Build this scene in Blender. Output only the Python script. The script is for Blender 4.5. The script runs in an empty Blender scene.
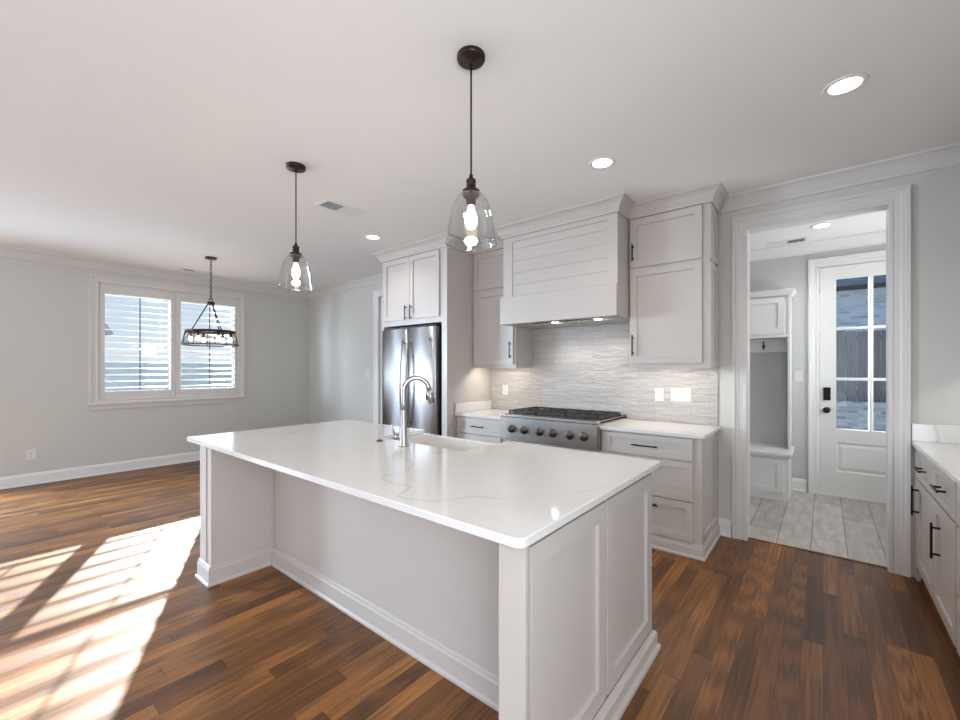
import bpy, math, random
from mathutils import Vector, Matrix
random.seed(7)
SC = bpy.context.scene
COL = SC.collection
PI = math.pi

# ------------------------------------------------------------------ camera, world, sun, big lights, exposure
HZ, FPX, YAW, EYE = 368.7, 420.0, 0.6852, 1.396
cd = bpy.data.cameras.new('camera')
cam = bpy.data.objects.new('camera', cd); COL.objects.link(cam)
cd.sensor_fit = 'HORIZONTAL'; cd.sensor_width = 36.0; cd.lens = FPX / 960 * 36
cd.shift_y = (HZ - 360) / 960
cd.clip_start = 0.05; cd.clip_end = 300
cam.location = (0, 0, EYE); cam.rotation_euler = (PI / 2, 0, YAW)
SC.camera = cam

vs = SC.view_settings
vs.view_transform = 'Standard'; vs.look = 'None'; vs.gamma = 1; vs.exposure = 0.0; vs.use_curve_mapping = False
SC.display_settings.display_device = 'sRGB'

w = bpy.data.worlds.new('sky'); SC.world = w; w.use_nodes = True
nt = w.node_tree
bg = nt.nodes['Background']
tcw = nt.nodes.new('ShaderNodeTexCoord'); sepw = nt.nodes.new('ShaderNodeSeparateXYZ')
rw = nt.nodes.new('ShaderNodeValToRGB')
rw.color_ramp.elements[0].position = 0.0; rw.color_ramp.elements[0].color = (0.86, 0.93, 1.0, 1)
rw.color_ramp.elements[1].position = 0.30; rw.color_ramp.elements[1].color = (0.42, 0.64, 0.93, 1)
nt.links.new(tcw.outputs['Generated'], sepw.inputs[0]); nt.links.new(sepw.outputs['Z'], rw.inputs[0])
nt.links.new(rw.outputs[0], bg.inputs[0]); bg.inputs[1].default_value = 0.95

def lamp(name, kind, loc, energy, color=(1, 1, 1), size=0.1, size_y=None, aim=None, spread=None, spot=None):
    l = bpy.data.lights.new(name, kind); l.energy = energy; l.color = color
    if kind == 'AREA':
        l.size = size
        if size_y: l.shape = 'RECTANGLE'; l.size_y = size_y
        else: l.shape = 'DISK'
        if spread: l.spread = spread
    elif kind == 'SPOT':
        l.spot_size = spot or 1.6; l.spot_blend = 0.7; l.shadow_soft_size = size
    elif kind == 'POINT':
        l.shadow_soft_size = size
    elif kind == 'SUN':
        l.angle = size
    o = bpy.data.objects.new(name, l); COL.objects.link(o); o.location = loc
    if aim is not None:
        o.rotation_euler = Vector(aim).to_track_quat('-Z', 'Y').to_euler()
    return o

el = math.radians(19.4)
az = Vector((0.912, -0.410, 0)).normalized()
lamp('sunlight', 'SUN', (-20, 10, 12), 31.0, (1.0, 0.94, 0.86), math.radians(0.45),
     aim=(az.x * math.cos(el), az.y * math.cos(el), -math.sin(el)))
# lamps added out of view for fill
# second, soft sun lamp added to brighten the floor near the window
lamp('fill_sun', 'SUN', (-20, 10, 16), 2.5, (1.0, 0.97, 0.93), math.radians(80), aim=(0.72, -0.16, -0.66))
lamp('fill_rear', 'AREA', (-5.0, -3.80, 1.50), 58, (0.78, 0.97, 1.22), 4.4, 2.2, aim=(0, 1, 0))  # added fill in front of the solid rear wall
lamp('fill_rear_low', 'AREA', (-3.0, -3.70, 0.60), 48, (0.90, 0.97, 1.06), 7.0, 1.1, aim=(0, 0.6, 1))  # low added fill, aimed up towards the ceiling
# fill lamp added outside, shining in through the added left wall door
lamp('fill_left', 'AREA', (-8.45, -2.10, 2.35), 1250, (0.78, 0.96, 1.18), 2.0, 2.6, aim=(0.62, 0.72, -0.52))
lamp('fill_right', 'AREA', (1.08, -0.75, 1.45), 105, (0.88, 0.97, 1.08), 1.7, 1.5, aim=(-1, 0, 0))  # fill lamp added on the windowless right wall
lamp('fill_mudroom', 'AREA', (1.15, 5.0, 1.7), 32, (0.95, 0.98, 1.0), 1.4, 1.2, aim=(-1, 0, 0.35))  # fill lamp added inside the mudroom, no window at that wall

# ------------------------------------------------------------------ mesh helpers
class MB:
    def __init__(s, basis=None):
        s.v = []; s.f = []; s.sm = []; s.setb(basis)
    def setb(s, b):
        if b is None: b = ((0, 0, 0), (1, 0, 0), (0, 1, 0), (0, 0, 1))
        s.O, s.U, s.V, s.N = [Vector(x) for x in b]
        s.flip = s.U.cross(s.V).dot(s.N) < 0
        return s
    def P(s, u, v, n): return s.O + s.U * u + s.V * v + s.N * n
    def vert(s, u, v, n): s.v.append(s.P(u, v, n)); return len(s.v) - 1
    def face(s, idx, smooth=False):
        s.f.append(tuple(reversed(idx)) if s.flip else tuple(idx)); s.sm.append(smooth)
    def box(s, u0, u1, v0, v1, n0, n1, c=0.0):
        if u1 < u0: u0, u1 = u1, u0
        if v1 < v0: v0, v1 = v1, v0
        if n1 < n0: n0, n1 = n1, n0
        c = min(c, (u1 - u0) * .45, (v1 - v0) * .45, (n1 - n0) * .45)
        if c <= 0:
            i = [s.vert(u, v, n) for n in (n0, n1) for v in (v0, v1) for u in (u0, u1)]
            for q in ((0, 2, 3, 1), (4, 5, 7, 6), (0, 1, 5, 4), (2, 6, 7, 3), (0, 4, 6, 2), (1, 3, 7, 5)):
                s.face([i[k] for k in q])
            return
        # chamfered box: 3 verts per corner
        idx = {}
        lo = (u0, v0, n0); hi = (u1, v1, n1)
        for a in (0, 1):
            for b in (0, 1):
                for d in (0, 1):
                    cor = [(lo, hi)[a][0], (lo, hi)[b][1], (lo, hi)[d][2]]
                    sg = [1 if a == 0 else -1, 1 if b == 0 else -1, 1 if d == 0 else -1]
                    for ax in range(3):
                        p = list(cor)
                        for o in range(3):
                            if o != ax: p[o] += sg[o] * c
                        idx[a, b, d, ax] = s.vert(*p)
        def quad(keys): s.face([idx[k] for k in keys])
        for ax in range(3):
            o1, o2 = [(1, 2), (2, 0), (0, 1)][ax]
            for side in (0, 1):
                ks = []
                for (p, q) in ((0, 0), (1, 0), (1, 1), (0, 1)):
                    k = [0, 0, 0]; k[ax] = side; k[o1] = p; k[o2] = q; ks.append((*k, ax))
                quad(ks if side else ks[::-1])
        for ax in range(3):          # edges along ax
            o1, o2 = [(1, 2), (2, 0), (0, 1)][ax]
            for p in (0, 1):
                for q in (0, 1):
                    k0 = [0, 0, 0]; k0[o1] = p; k0[o2] = q; k1 = list(k0); k1[ax] = 1
                    ks = [(*k0, o1), (*k1, o1), (*k1, o2), (*k0, o2)]
                    quad(ks if (p ^ q) == 0 and p == 1 or (p == 0 and q == 0) else ks[::-1])
        for a in (0, 1):
            for b in (0, 1):
                for d in (0, 1):
                    ks = [(a, b, d, 0), (a, b, d, 1), (a, b, d, 2)]
                    quad(ks if (a + b + d) % 2 == 1 else ks[::-1])
    def ring(s, rects, close_last=True, close_first=True):
        """rects: list of (u0,u1,v0,v1,n); consecutive rectangles are joined"""
        prev = None
        for k, (u0, u1, v0, v1, n) in enumerate(rects):
            cur = [s.vert(u0, v0, n), s.vert(u1, v0, n), s.vert(u1, v1, n), s.vert(u0, v1, n)]
            if prev:
                for j in range(4):
                    s.face([prev[j], prev[(j + 1) % 4], cur[(j + 1) % 4], cur[j]])
            elif close_first: s.face(cur[::-1])
            prev = cur
        if close_last: s.face(prev)
    def shaker(s, u0, u1, v0, v1, n0, t=0.02, st=0.06, rec=0.013, su=None):
        su = su or st; c = 0.0015; n1 = n0 + t
        s.ring([(u0, u1, v0, v1, n0), (u0, u1, v0, v1, n1 - c), (u0 + c, u1 - c, v0 + c, v1 - c, n1),
                (u0 + su, u1 - su, v0 + st, v1 - st, n1), (u0 + su + .002, u1 - su - .002, v0 + st + .002, v1 - st - .002, n1 - rec)])
    def cyl(s, p0, p1, r0, r1=None, seg=16, cap=True, smooth=True):
        r1 = r0 if r1 is None else r1
        a = s.P(*p0); b = s.P(*p1); d = (b - a).normalized()
        x = d.orthogonal().normalized(); y = d.cross(x)
        k = len(s.v)
        for (c, r) in ((a, r0), (b, r1)):
            for i in range(seg):
                t = 2 * PI * i / seg
                s.v.append(c + x * (r * math.cos(t)) + y * (r * math.sin(t)))
        for i in range(seg):
            j = (i + 1) % seg
            s.f.append((k + i, k + j, k + seg + j, k + seg + i)); s.sm.append(smooth)
        if cap:
            s.f.append(tuple(k + i for i in range(seg))[::-1]); s.sm.append(False)
            s.f.append(tuple(k + seg + i for i in range(seg))); s.sm.append(False)
    def lathe(s, prof, c, seg=32, axis=None, smooth=True, closed=False):
        """prof: (r, h) about local N through c"""
        k = len(s.v); m = len(prof)
        for (r, h) in prof:
            for i in range(seg):
                t = 2 * PI * i / seg
                s.v.append(s.P(c[0] + r * math.cos(t), c[1] + r * math.sin(t), c[2] + h))
        rng = range(m if closed else m - 1)
        for a in rng:
            b = (a + 1) % m
            for i in range(seg):
                j = (i + 1) % seg
                s.face((k + a * seg + i, k + a * seg + j, k + b * seg + j, k + b * seg + i), smooth)
    def tube(s, pts, r, seg=10, smooth=True, closed=False, cap=True):
        pts = [s.P(*p) for p in pts]; n = len(pts)
        rs = r if isinstance(r, (list, tuple)) else [r] * n
        k = len(s.v); up = None
        for i, p in enumerate(pts):
            if closed: d = (pts[(i + 1) % n] - pts[i - 1]).normalized()
            else: d = (pts[min(i + 1, n - 1)] - pts[max(i - 1, 0)]).normalized()
            up = d.orthogonal().normalized() if up is None else (up - d * up.dot(d)).normalized()
            y = d.cross(up)
            for j in range(seg):
                t = 2 * PI * j / seg
                s.v.append(p + up * (rs[i] * math.cos(t)) + y * (rs[i] * math.sin(t)))
        for i in range(n if closed else n - 1):
            a = k + i * seg; b = k + ((i + 1) % n) * seg
            for j in range(seg):
                q = (j + 1) % seg
                s.f.append((a + j, a + q, b + q, b + j)); s.sm.append(smooth)
        if cap and not closed:
            s.f.append(tuple(k + j for j in range(seg))[::-1]); s.sm.append(False)
            s.f.append(tuple(k + (n - 1) * seg + j for j in range(seg))); s.sm.append(False)
    def sweep(s, path, prof, closed=False):
        """path of (u,v); prof of (offset to the left of travel, n); mitred"""
        n = len(path); m = len(prof); pv = [Vector(p) for p in path]; k = len(s.v)
        for i in range(n):
            if closed or 0 < i < n - 1:
                d0 = (pv[i] - pv[i - 1]).normalized(); d1 = (pv[(i + 1) % n] - pv[i]).normalized()
            else:
                d0 = d1 = ((pv[1] - pv[0]) if i == 0 else (pv[-1] - pv[-2])).normalized()
            n0 = Vector((-d0.y, d0.x)); n1 = Vector((-d1.y, d1.x))
            mt = (n0 + n1); mt = mt / max(1e-6, mt.dot(n0)) if mt.length > 1e-6 else n0
            for (o, h) in prof:
                q = pv[i] + mt * o; s.v.append(s.P(q.x, q.y, h))
        for i in range(n if closed else n - 1):
            a = k + i * m; b = k + ((i + 1) % n) * m
            for j in range(m):
                q = (j + 1) % m
                s.face((a + j, a + q, b + q, b + j))
        if not closed:
            s.face(tuple(k + j for j in range(m))[::-1]); s.face(tuple(k + (n - 1) * m + j for j in range(m)))

import bmesh
def finish(mb, name, mat, off, bevel=0.0):
    me = bpy.data.meshes.new(name)
    me.from_pydata([(p - off)[:] for p in mb.v], [], mb.f)
    for p, sm in zip(me.polygons, mb.sm): p.use_smooth = sm
    bm = bmesh.new(); bm.from_mesh(me); bmesh.ops.recalc_face_normals(bm, faces=bm.faces); bm.to_mesh(me); bm.free()
    me.materials.append(mat); me.update()
    return me

ORIGIN = {}
def thing(name, label, cat, loc, group=None):
    o = bpy.data.objects.new(name, None); COL.objects.link(o); o.location = loc
    o.empty_display_size = 0.1
    o['label'] = label; o['category'] = cat
    if group: o['group'] = group
    ORIGIN[o.name] = Vector(loc)
    return o
def obj(name, mb, mat, parent=None, label=None, cat=None, group=None, kind=None, loc=None):
    if parent is not None: off = ORIGIN[parent.name]
    elif loc is not None: off = Vector(loc)
    else:
        off = Vector((0, 0, 0))
    me = finish(mb, name, mat, off)
    o = bpy.data.objects.new(name, me); COL.objects.link(o)
    if parent is not None: o.parent = parent
    else: o.location = off
    ORIGIN[o.name] = off
    if label: o['label'] = label
    if cat: o['category'] = cat
    if group: o['group'] = group
    if kind: o['kind'] = kind
    return o
def struct(name, mb, mat, parent=None, label=None):
    o = obj(name, mb, mat, parent)
    if parent is None: o['kind'] = 'structure'
    if label: o['label'] = label
    return o
def copy_tree(root, loc, label=None):
    r = root.copy(); COL.objects.link(r); r.location = loc; ORIGIN[r.name] = Vector(loc)
    if label: r['label'] = label
    for ch in list(root.children):
        c = ch.copy(); COL.objects.link(c); c.parent = r
        for g in list(ch.children):
            d = g.copy(); COL.objects.link(d); d.parent = c
    return r

# ------------------------------------------------------------------ materials
def mat_base(name):
    m = bpy.data.materials.new(name); m.use_nodes = True
    return m, m.node_tree, m.node_tree.nodes['Principled BSDF']
def setp(b, **kw):
    for k, v in kw.items():
        n = k.replace('_', ' ')
        if n in b.inputs: b.inputs[n].default_value = v
def N(nt, typ, **kw):
    n = nt.nodes.new(typ)
    for k, v in kw.items(): setattr(n, k, v)
    return n
def plain(name, col, rough=0.5, metal=0.0, var=0.03, scale=6.0, bump=0.0, bscale=200, coat=0.0, spec=0.5):
    m, nt, b = mat_base(name)
    setp(b, Roughness=rough, Metallic=metal, Coat_Weight=coat); b.inputs['Specular IOR Level'].default_value = spec
    tc = N(nt, 'ShaderNodeTexCoord'); no = N(nt, 'ShaderNodeTexNoise'); no.inputs['Scale'].default_value = scale; no.inputs['Detail'].default_value = 4
    nt.links.new(tc.outputs['Object'], no.inputs['Vector'])
    mx = N(nt, 'ShaderNodeMix', data_type='RGBA')
    mx.inputs[6].default_value = (*[c * (1 - var) for c in col], 1); mx.inputs[7].default_value = (*[min(1, c * (1 + var)) for c in col], 1)
    nt.links.new(no.outputs['Fac'], mx.inputs[0]); nt.links.new(mx.outputs[2], b.inputs['Base Color'])
    if bump:
        n2 = N(nt, 'ShaderNodeTexNoise'); n2.inputs['Scale'].default_value = bscale; n2.inputs['Detail'].default_value = 3
        nt.links.new(tc.outputs['Object'], n2.inputs['Vector'])
        bp = N(nt, 'ShaderNodeBump'); bp.inputs['Strength'].default_value = bump; bp.inputs['Distance'].default_value = 0.002
        nt.links.new(n2.outputs['Fac'], bp.inputs['Height']); nt.links.new(bp.outputs[0], b.inputs['Normal'])
    return m

M = {}
M['wall'] = plain('wall_paint', (0.585, 0.585, 0.552), 0.75, bump=0.15, bscale=350, var=0.012)
M['wall_white'] = plain('mudroom_paint', (0.56, 0.565, 0.56), 0.75, bump=0.12, bscale=350, var=0.012)
M['ceiling'] = plain('ceiling_paint', (0.84, 0.832, 0.818), 0.9, bump=0.1, bscale=300, var=0.01)
M['trim'] = plain('white_trim_paint', (0.67, 0.65, 0.63), 0.35, var=0.012)
M['cab'] = plain('cabinet_paint', (0.520, 0.476, 0.440), 0.38, var=0.015)
M['white'] = plain('white_enamel', (0.78, 0.78, 0.77), 0.3, var=0.01)
M['plate'] = plain('white_plastic', (0.70, 0.685, 0.66), 0.35, var=0.01)
M['sink'] = plain('sink_fireclay', (0.74, 0.71, 0.66), 0.12, var=0.02, coat=0.4)
M['black'] = plain('matte_black_metal', (0.012, 0.012, 0.013), 0.38, metal=0.6, var=0.1)
M['bronze'] = plain('dark_bronze', (0.045, 0.030, 0.022), 0.4, metal=0.8, var=0.15)
M['iron'] = plain('cast_iron', (0.018, 0.018, 0.019), 0.55, var=0.3, scale=60, bump=0.3, bscale=150)
M['rubber'] = plain('black_rubber', (0.012, 0.012, 0.012), 0.6)
M['knob'] = plain('dark_nickel', (0.16, 0.13, 0.115), 0.28, metal=1.0, var=0.1)
M['grey'] = plain('vent_grey', (0.10, 0.10, 0.10), 0.6)
M['shadowgap'] = plain('dark_cavity', (0.03, 0.03, 0.03), 0.8)
M['rod'] = plain('backlit_rod', (0.10, 0.12, 0.15), 0.4, metal=0.3)  # darkness of the backlit tilt rods put into their colour
M['chrome'] = plain('brushed_nickel', (0.40, 0.385, 0.37), 0.30, metal=1.0, var=0.04)

def steel(name, col, rough, stretch, aniso=0.0):
    m, nt, b = mat_base(name); setp(b, Metallic=1.0, Base_Color=(*col, 1))
    tc = N(nt, 'ShaderNodeTexCoord'); mp = N(nt, 'ShaderNodeMapping'); mp.inputs['Scale'].default_value = stretch
    no = N(nt, 'ShaderNodeTexNoise'); no.inputs['Scale'].default_value = 30; no.inputs['Detail'].default_value = 5
    nt.links.new(tc.outputs['Object'], mp.inputs[0]); nt.links.new(mp.outputs[0], no.inputs['Vector'])
    mr = N(nt, 'ShaderNodeMapRange'); mr.inputs[3].default_value = rough * .8; mr.inputs[4].default_value = rough * 1.25
    nt.links.new(no.outputs['Fac'], mr.inputs[0]); nt.links.new(mr.outputs[0], b.inputs['Roughness'])
    bp = N(nt, 'ShaderNodeBump'); bp.inputs['Strength'].default_value = 0.04; bp.inputs['Distance'].default_value = 0.001
    nt.links.new(no.outputs['Fac'], bp.inputs['Height']); nt.links.new(bp.outputs[0], b.inputs['Normal'])
    if aniso:
        tg = N(nt, 'ShaderNodeTangent', direction_type='RADIAL', axis='Z'); nt.links.new(tg.outputs[0], b.inputs['Tangent']); b.inputs['Anisotropic'].default_value = aniso; b.inputs['Anisotropic Rotation'].default_value = 0.25
    return m
M['steel'] = steel('brushed_steel', (0.62, 0.63, 0.65), 0.46, (1, 1, 40), 0.8)
M['steel_h'] = steel('brushed_steel_rangetop', (0.56, 0.545, 0.53), 0.25, (0.5, 12, 12))

def wood_floor():
    m, nt, b = mat_base('oak_floor'); L = nt.links.new
    tc = N(nt, 'ShaderNodeTexCoord')
    sp = N(nt, 'ShaderNodeSeparateXYZ'); L(tc.outputs['Object'], sp.inputs[0])
    # planks run along y, 8 cm wide, random lengths by row
    def math_(op, a, bb=None, c=None):
        n = N(nt, 'ShaderNodeMath', operation=op)
        for i, x in enumerate((a, bb, c)):
            if x is None: continue
            if isinstance(x, (int, float)): n.inputs[i].default_value = x
            else: L(x, n.inputs[i])
        return n.outputs[0]
    xs = math_('DIVIDE', sp.outputs['X'], 0.083); row = math_('FLOOR', xs); fx = math_('FRACT', xs)
    wn = N(nt, 'ShaderNodeTexWhiteNoise', noise_dimensions='1D'); L(row, wn.inputs['W'])
    ys = math_('ADD', math_('DIVIDE', sp.outputs['Y'], math_('ADD', 0.75, math_('MULTIPLY', wn.outputs['Value'], 0.7))), math_('MULTIPLY', wn.outputs['Value'], 17.3))
    seg = math_('FLOOR', ys); fy = math_('FRACT', ys)
    cb = N(nt, 'ShaderNodeCombineXYZ'); L(row, cb.inputs[0]); L(seg, cb.inputs[1])
    w2 = N(nt, 'ShaderNodeTexWhiteNoise', noise_dimensions='2D'); L(cb.outputs[0], w2.inputs['Vector'])
    # grain, shifted per plank
    off = N(nt, 'ShaderNodeVectorMath', operation='MULTIPLY_ADD'); L(w2.outputs['Color'], off.inputs[0]); off.inputs[1].default_value = (40, 40, 40); L(tc.outputs['Object'], off.inputs[2])
    mp = N(nt, 'ShaderNodeMapping'); mp.inputs['Scale'].default_value = (60, 1.5, 1); L(off.outputs[0], mp.inputs[0])
    g1 = N(nt, 'ShaderNodeTexNoise'); g1.inputs['Scale'].default_value = 1.0; g1.inputs['Detail'].default_value = 8; g1.inputs['Roughness'].default_value = 0.68; g1.inputs['Distortion'].default_value = 0.9
    L(mp.outputs[0], g1.inputs['Vector'])
    mp2 = N(nt, 'ShaderNodeMapping'); mp2.inputs['Scale'].default_value = (300, 5, 1); L(off.outputs[0], mp2.inputs[0])
    g2 = N(nt, 'ShaderNodeTexNoise'); g2.inputs['Scale'].default_value = 1.0; g2.inputs['Detail'].default_value = 4; L(mp2.outputs[0], g2.inputs['Vector'])
    wv = N(nt, 'ShaderNodeTexWave', wave_type='RINGS', rings_direction='X'); wv.inputs['Scale'].default_value = 6.5; wv.inputs['Distortion'].default_value = 5; wv.inputs['Detail'].default_value = 2; wv.inputs['Detail Scale'].default_value = 1.5
    mp3 = N(nt, 'ShaderNodeMapping'); mp3.inputs['Scale'].default_value = (5, 0.22, 1); L(off.outputs[0], mp3.inputs[0]); L(mp3.outputs[0], wv.inputs['Vector'])
    tone = N(nt, 'ShaderNodeValToRGB'); cr = tone.color_ramp
    cr.elements[0].position = 0; cr.elements[0].color = (0.070, 0.023, 0.004, 1)
    cr.elements[1].position = 1; cr.elements[1].color = (0.280, 0.112, 0.026, 1)
    e = cr.elements.new(0.12); e.color = (0.105, 0.039, 0.010, 1)
    e = cr.elements.new(0.6); e.color = (0.172, 0.065, 0.014, 1)
    L(w2.outputs['Value'], tone.inputs[0])
    s = math_('ADD', math_('MULTIPLY', g1.outputs['Fac'], 0.95), math_('ADD', math_('MULTIPLY', g2.outputs['Fac'], 0.70), math_('MULTIPLY', wv.outputs['Fac'], 0.34)))
    s = math_('ADD', math_('MULTIPLY', math_('SUBTRACT', s, 0.98), 1.75), 1.0)
    vm = N(nt, 'ShaderNodeVectorMath', operation='SCALE'); L(tone.outputs[0], vm.inputs[0]); L(s, vm.inputs['Scale'])
    # joints
    jx = math_('MINIMUM', fx, math_('SUBTRACT', 1, fx)); jy = math_('MINIMUM', fy, math_('SUBTRACT', 1, fy))
    jm = math_('MINIMUM', math_('GREATER_THAN', jx, 0.012), math_('GREATER_THAN', jy, 0.0014))
    mx = N(nt, 'ShaderNodeMix', data_type='RGBA'); mx.inputs[6].default_value = (0.04, 0.017, 0.008, 1); L(jm, mx.inputs[0]); L(vm.outputs[0], mx.inputs[7])
    L(mx.outputs[2], b.inputs['Base Color'])
    rr = math_('ADD', 0.36, math_('MULTIPLY', g1.outputs['Fac'], 0.14)); L(rr, b.inputs['Roughness'])
    bp = N(nt, 'ShaderNodeBump'); bp.inputs['Strength'].default_value = 0.22; bp.inputs['Distance'].default_value = 0.0015
    L(math_('ADD', math_('MULTIPLY', jm, 1.0), math_('MULTIPLY', g2.outputs['Fac'], 0.25)), bp.inputs['Height']); L(bp.outputs[0], b.inputs['Normal'])
    b.inputs['Specular IOR Level'].default_value = 0.5
    return m
M['floor'] = wood_floor()

def tile_floor():
    m, nt, b = mat_base('mudroom_tile'); L = nt.links.new
    tc = N(nt, 'ShaderNodeTexCoord'); mp = N(nt, 'ShaderNodeMapping')
    mp.inputs['Rotation'].default_value = (0, 0, PI / 2); mp.inputs['Location'].default_value = (0.35, 0.075, 0)
    L(tc.outputs['Object'], mp.inputs[0])
    br = N(nt, 'ShaderNodeTexBrick', offset=0.4); L(mp.outputs[0], br.inputs['Vector'])
    br.inputs['Scale'].default_value = 1.0; br.inputs['Brick Width'].default_value = 1.2; br.inputs['Row Height'].default_value = 0.2165
    br.inputs['Mortar Size'].default_value = 0.003; br.inputs['Mortar Smooth'].default_value = 0
    br.inputs['Color1'].default_value = (0.42, 0.375, 0.34, 1); br.inputs['Color2'].default_value = (0.56, 0.51, 0.47, 1); br.inputs['Mortar'].default_value = (0.15, 0.135, 0.125, 1)
    mp2 = N(nt, 'ShaderNodeMapping'); mp2.inputs['Scale'].default_value = (6, 1.2, 1); L(tc.outputs['Object'], mp2.inputs[0])
    no = N(nt, 'ShaderNodeTexNoise'); no.inputs['Scale'].default_value = 3; no.inputs['Detail'].default_value = 8; no.inputs['Roughness'].default_value = 0.65; L(mp2.outputs[0], no.inputs['Vector'])
    cr = N(nt, 'ShaderNodeValToRGB'); cr.color_ramp.elements[0].position = 0.3; cr.color_ramp.elements[0].color = (0.68, 0.66, 0.64, 1); cr.color_ramp.elements[1].position = 0.68; cr.color_ramp.elements[1].color = (1.15, 1.15, 1.15, 1)
    L(no.outputs['Fac'], cr.inputs[0])
    mx = N(nt, 'ShaderNodeMix', data_type='RGBA', blend_type='MULTIPLY'); mx.inputs[0].default_value = 1; L(br.outputs['Color'], mx.inputs[6]); L(cr.outputs[0], mx.inputs[7])
    L(mx.outputs[2], b.inputs['Base Color']); setp(b, Roughness=0.38)
    return m
M['tile_floor'] = tile_floor()

def splash_tile():
    m, nt, b = mat_base('handmade_white_tile'); L = nt.links.new
    tc = N(nt, 'ShaderNodeTexCoord'); mp = N(nt, 'ShaderNodeMapping'); mp.inputs['Rotation'].default_value = (-PI / 2, 0, 0)
    L(tc.outputs['Object'], mp.inputs[0])
    br = N(nt, 'ShaderNodeTexBrick', offset=0.5); L(mp.outputs[0], br.inputs['Vector'])
    br.inputs['Scale'].default_value = 1.0; br.inputs['Brick Width'].default_value = 0.30; br.inputs['Row Height'].default_value = 0.0655
    br.inputs['Mortar Size'].default_value = 0.0016; br.inputs['Mortar Smooth'].default_value = 0.3
    br.inputs['Color1'].default_value = (0.42, 0.395, 0.37, 1); br.inputs['Color2'].default_value = (0.48, 0.455, 0.43, 1); br.inputs['Mortar'].default_value = (0.30, 0.283, 0.262, 1)
    L(br.outputs['Color'], b.inputs['Base Color']); setp(b, Roughness=0.16)
    mp2 = N(nt, 'ShaderNodeMapping'); mp2.inputs['Scale'].default_value = (5, 1, 22); L(tc.outputs['Object'], mp2.inputs[0])
    no = N(nt, 'ShaderNodeTexNoise'); no.inputs['Scale'].default_value = 1.5; no.inputs['Detail'].default_value = 2; L(mp2.outputs[0], no.inputs['Vector'])
    b1 = N(nt, 'ShaderNodeBump'); b1.inputs['Strength'].default_value = 0.55; b1.inputs['Distance'].default_value = 0.035; L(no.outputs['Fac'], b1.inputs['Height'])
    b2 = N(nt, 'ShaderNodeBump', invert=True); b2.inputs['Strength'].default_value = 0.7; b2.inputs['Distance'].default_value = 0.003; L(br.outputs['Fac'], b2.inputs['Height']); L(b1.outputs[0], b2.inputs['Normal'])
    L(b2.outputs[0], b.inputs['Normal'])
    return m
M['splash'] = splash_tile()

def quartz():
    m, nt, b = mat_base('white_quartz'); L = nt.links.new
    tc = N(nt, 'ShaderNodeTexCoord')
    mp = N(nt, 'ShaderNodeMapping'); mp.inputs['Location'].default_value = (3.17, 1.63, 0); mp.inputs['Rotation'].default_value = (0, 0, 0.5); L(tc.outputs['Object'], mp.inputs[0])
    def vein(scale, width, dist, soft):
        n = N(nt, 'ShaderNodeTexNoise'); n.inputs['Scale'].default_value = scale; n.inputs['Detail'].default_value = 3; n.inputs['Distortion'].default_value = dist
        L(mp.outputs[0], n.inputs['Vector'])
        a = N(nt, 'ShaderNodeMath', operation='SUBTRACT'); L(n.outputs['Fac'], a.inputs[0]); a.inputs[1].default_value = 0.5
        c = N(nt, 'ShaderNodeMath', operation='ABSOLUTE'); L(a.outputs[0], c.inputs[0])
        r = N(nt, 'ShaderNodeMapRange'); r.inputs[1].default_value = 0; r.inputs[2].default_value = width; r.inputs[3].default_value = soft; r.inputs[4].default_value = 0
        L(c.outputs[0], r.inputs[0]); return r.outputs[0]
    v1 = vein(0.62, 0.006, 0.6, 0.36)
    msk = N(nt, 'ShaderNodeTexNoise'); msk.inputs['Scale'].default_value = 1.4; L(mp.outputs[0], msk.inputs['Vector'])
    mr = N(nt, 'ShaderNodeMapRange'); mr.inputs[1].default_value = 0.42; mr.inputs[2].default_value = 0.6; L(msk.outputs['Fac'], mr.inputs[0])
    mu = N(nt, 'ShaderNodeMath', operation='MULTIPLY'); L(v1, mu.inputs[0]); L(mr.outputs[0], mu.inputs[1])
    mx = N(nt, 'ShaderNodeMix', data_type='RGBA'); mx.inputs[6].default_value = (0.70, 0.683, 0.662, 1); mx.inputs[7].default_value = (0.34, 0.31, 0.28, 1)
    L(mu.outputs[0], mx.inputs[0]); L(mx.outputs[2], b.inputs['Base Color']); setp(b, Roughness=0.09)
    b.inputs['Specular IOR Level'].default_value = 0.5
    return m
M['quartz'] = quartz()

def thin_glass(name, tint, refl=1.0, rough=0.0, power=5):
    m = bpy.data.materials.new(name); m.use_nodes = True; nt = m.node_tree; nt.nodes.clear(); L = nt.links.new
    out = N(nt, 'ShaderNodeOutputMaterial'); mx = N(nt, 'ShaderNodeMixShader'); tr = N(nt, 'ShaderNodeBsdfTransparent'); gl = N(nt, 'ShaderNodeBsdfGlossy')
    fr = N(nt, 'ShaderNodeLayerWeight'); fr.inputs['Blend'].default_value = 0.5
    pw = N(nt, 'ShaderNodeMath', operation='POWER'); pw.inputs[1].default_value = power; L(fr.outputs['Facing'], pw.inputs[0])
    mu = N(nt, 'ShaderNodeMath', operation='MULTIPLY_ADD', use_clamp=True); mu.inputs[1].default_value = .95 * refl; mu.inputs[2].default_value = .04 * refl; L(pw.outputs[0], mu.inputs[0])
    tr.inputs[0].default_value = (*tint, 1); gl.inputs['Roughness'].default_value = rough
    L(mu.outputs[0], mx.inputs[0]); L(tr.outputs[0], mx.inputs[1]); L(gl.outputs[0], mx.inputs[2]); L(mx.outputs[0], out.inputs[0])
    return m
M['glass'] = thin_glass('window_glass', (0.97, 0.985, 0.99), 1.0)
M['door_glass'] = thin_glass('door_glass', (0.88, 0.93, 0.98), 0.4)
M['shade'] = thin_glass('clear_shade_glass', (0.955, 0.955, 0.95), 1.1, 0.02, 3.2)

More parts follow.
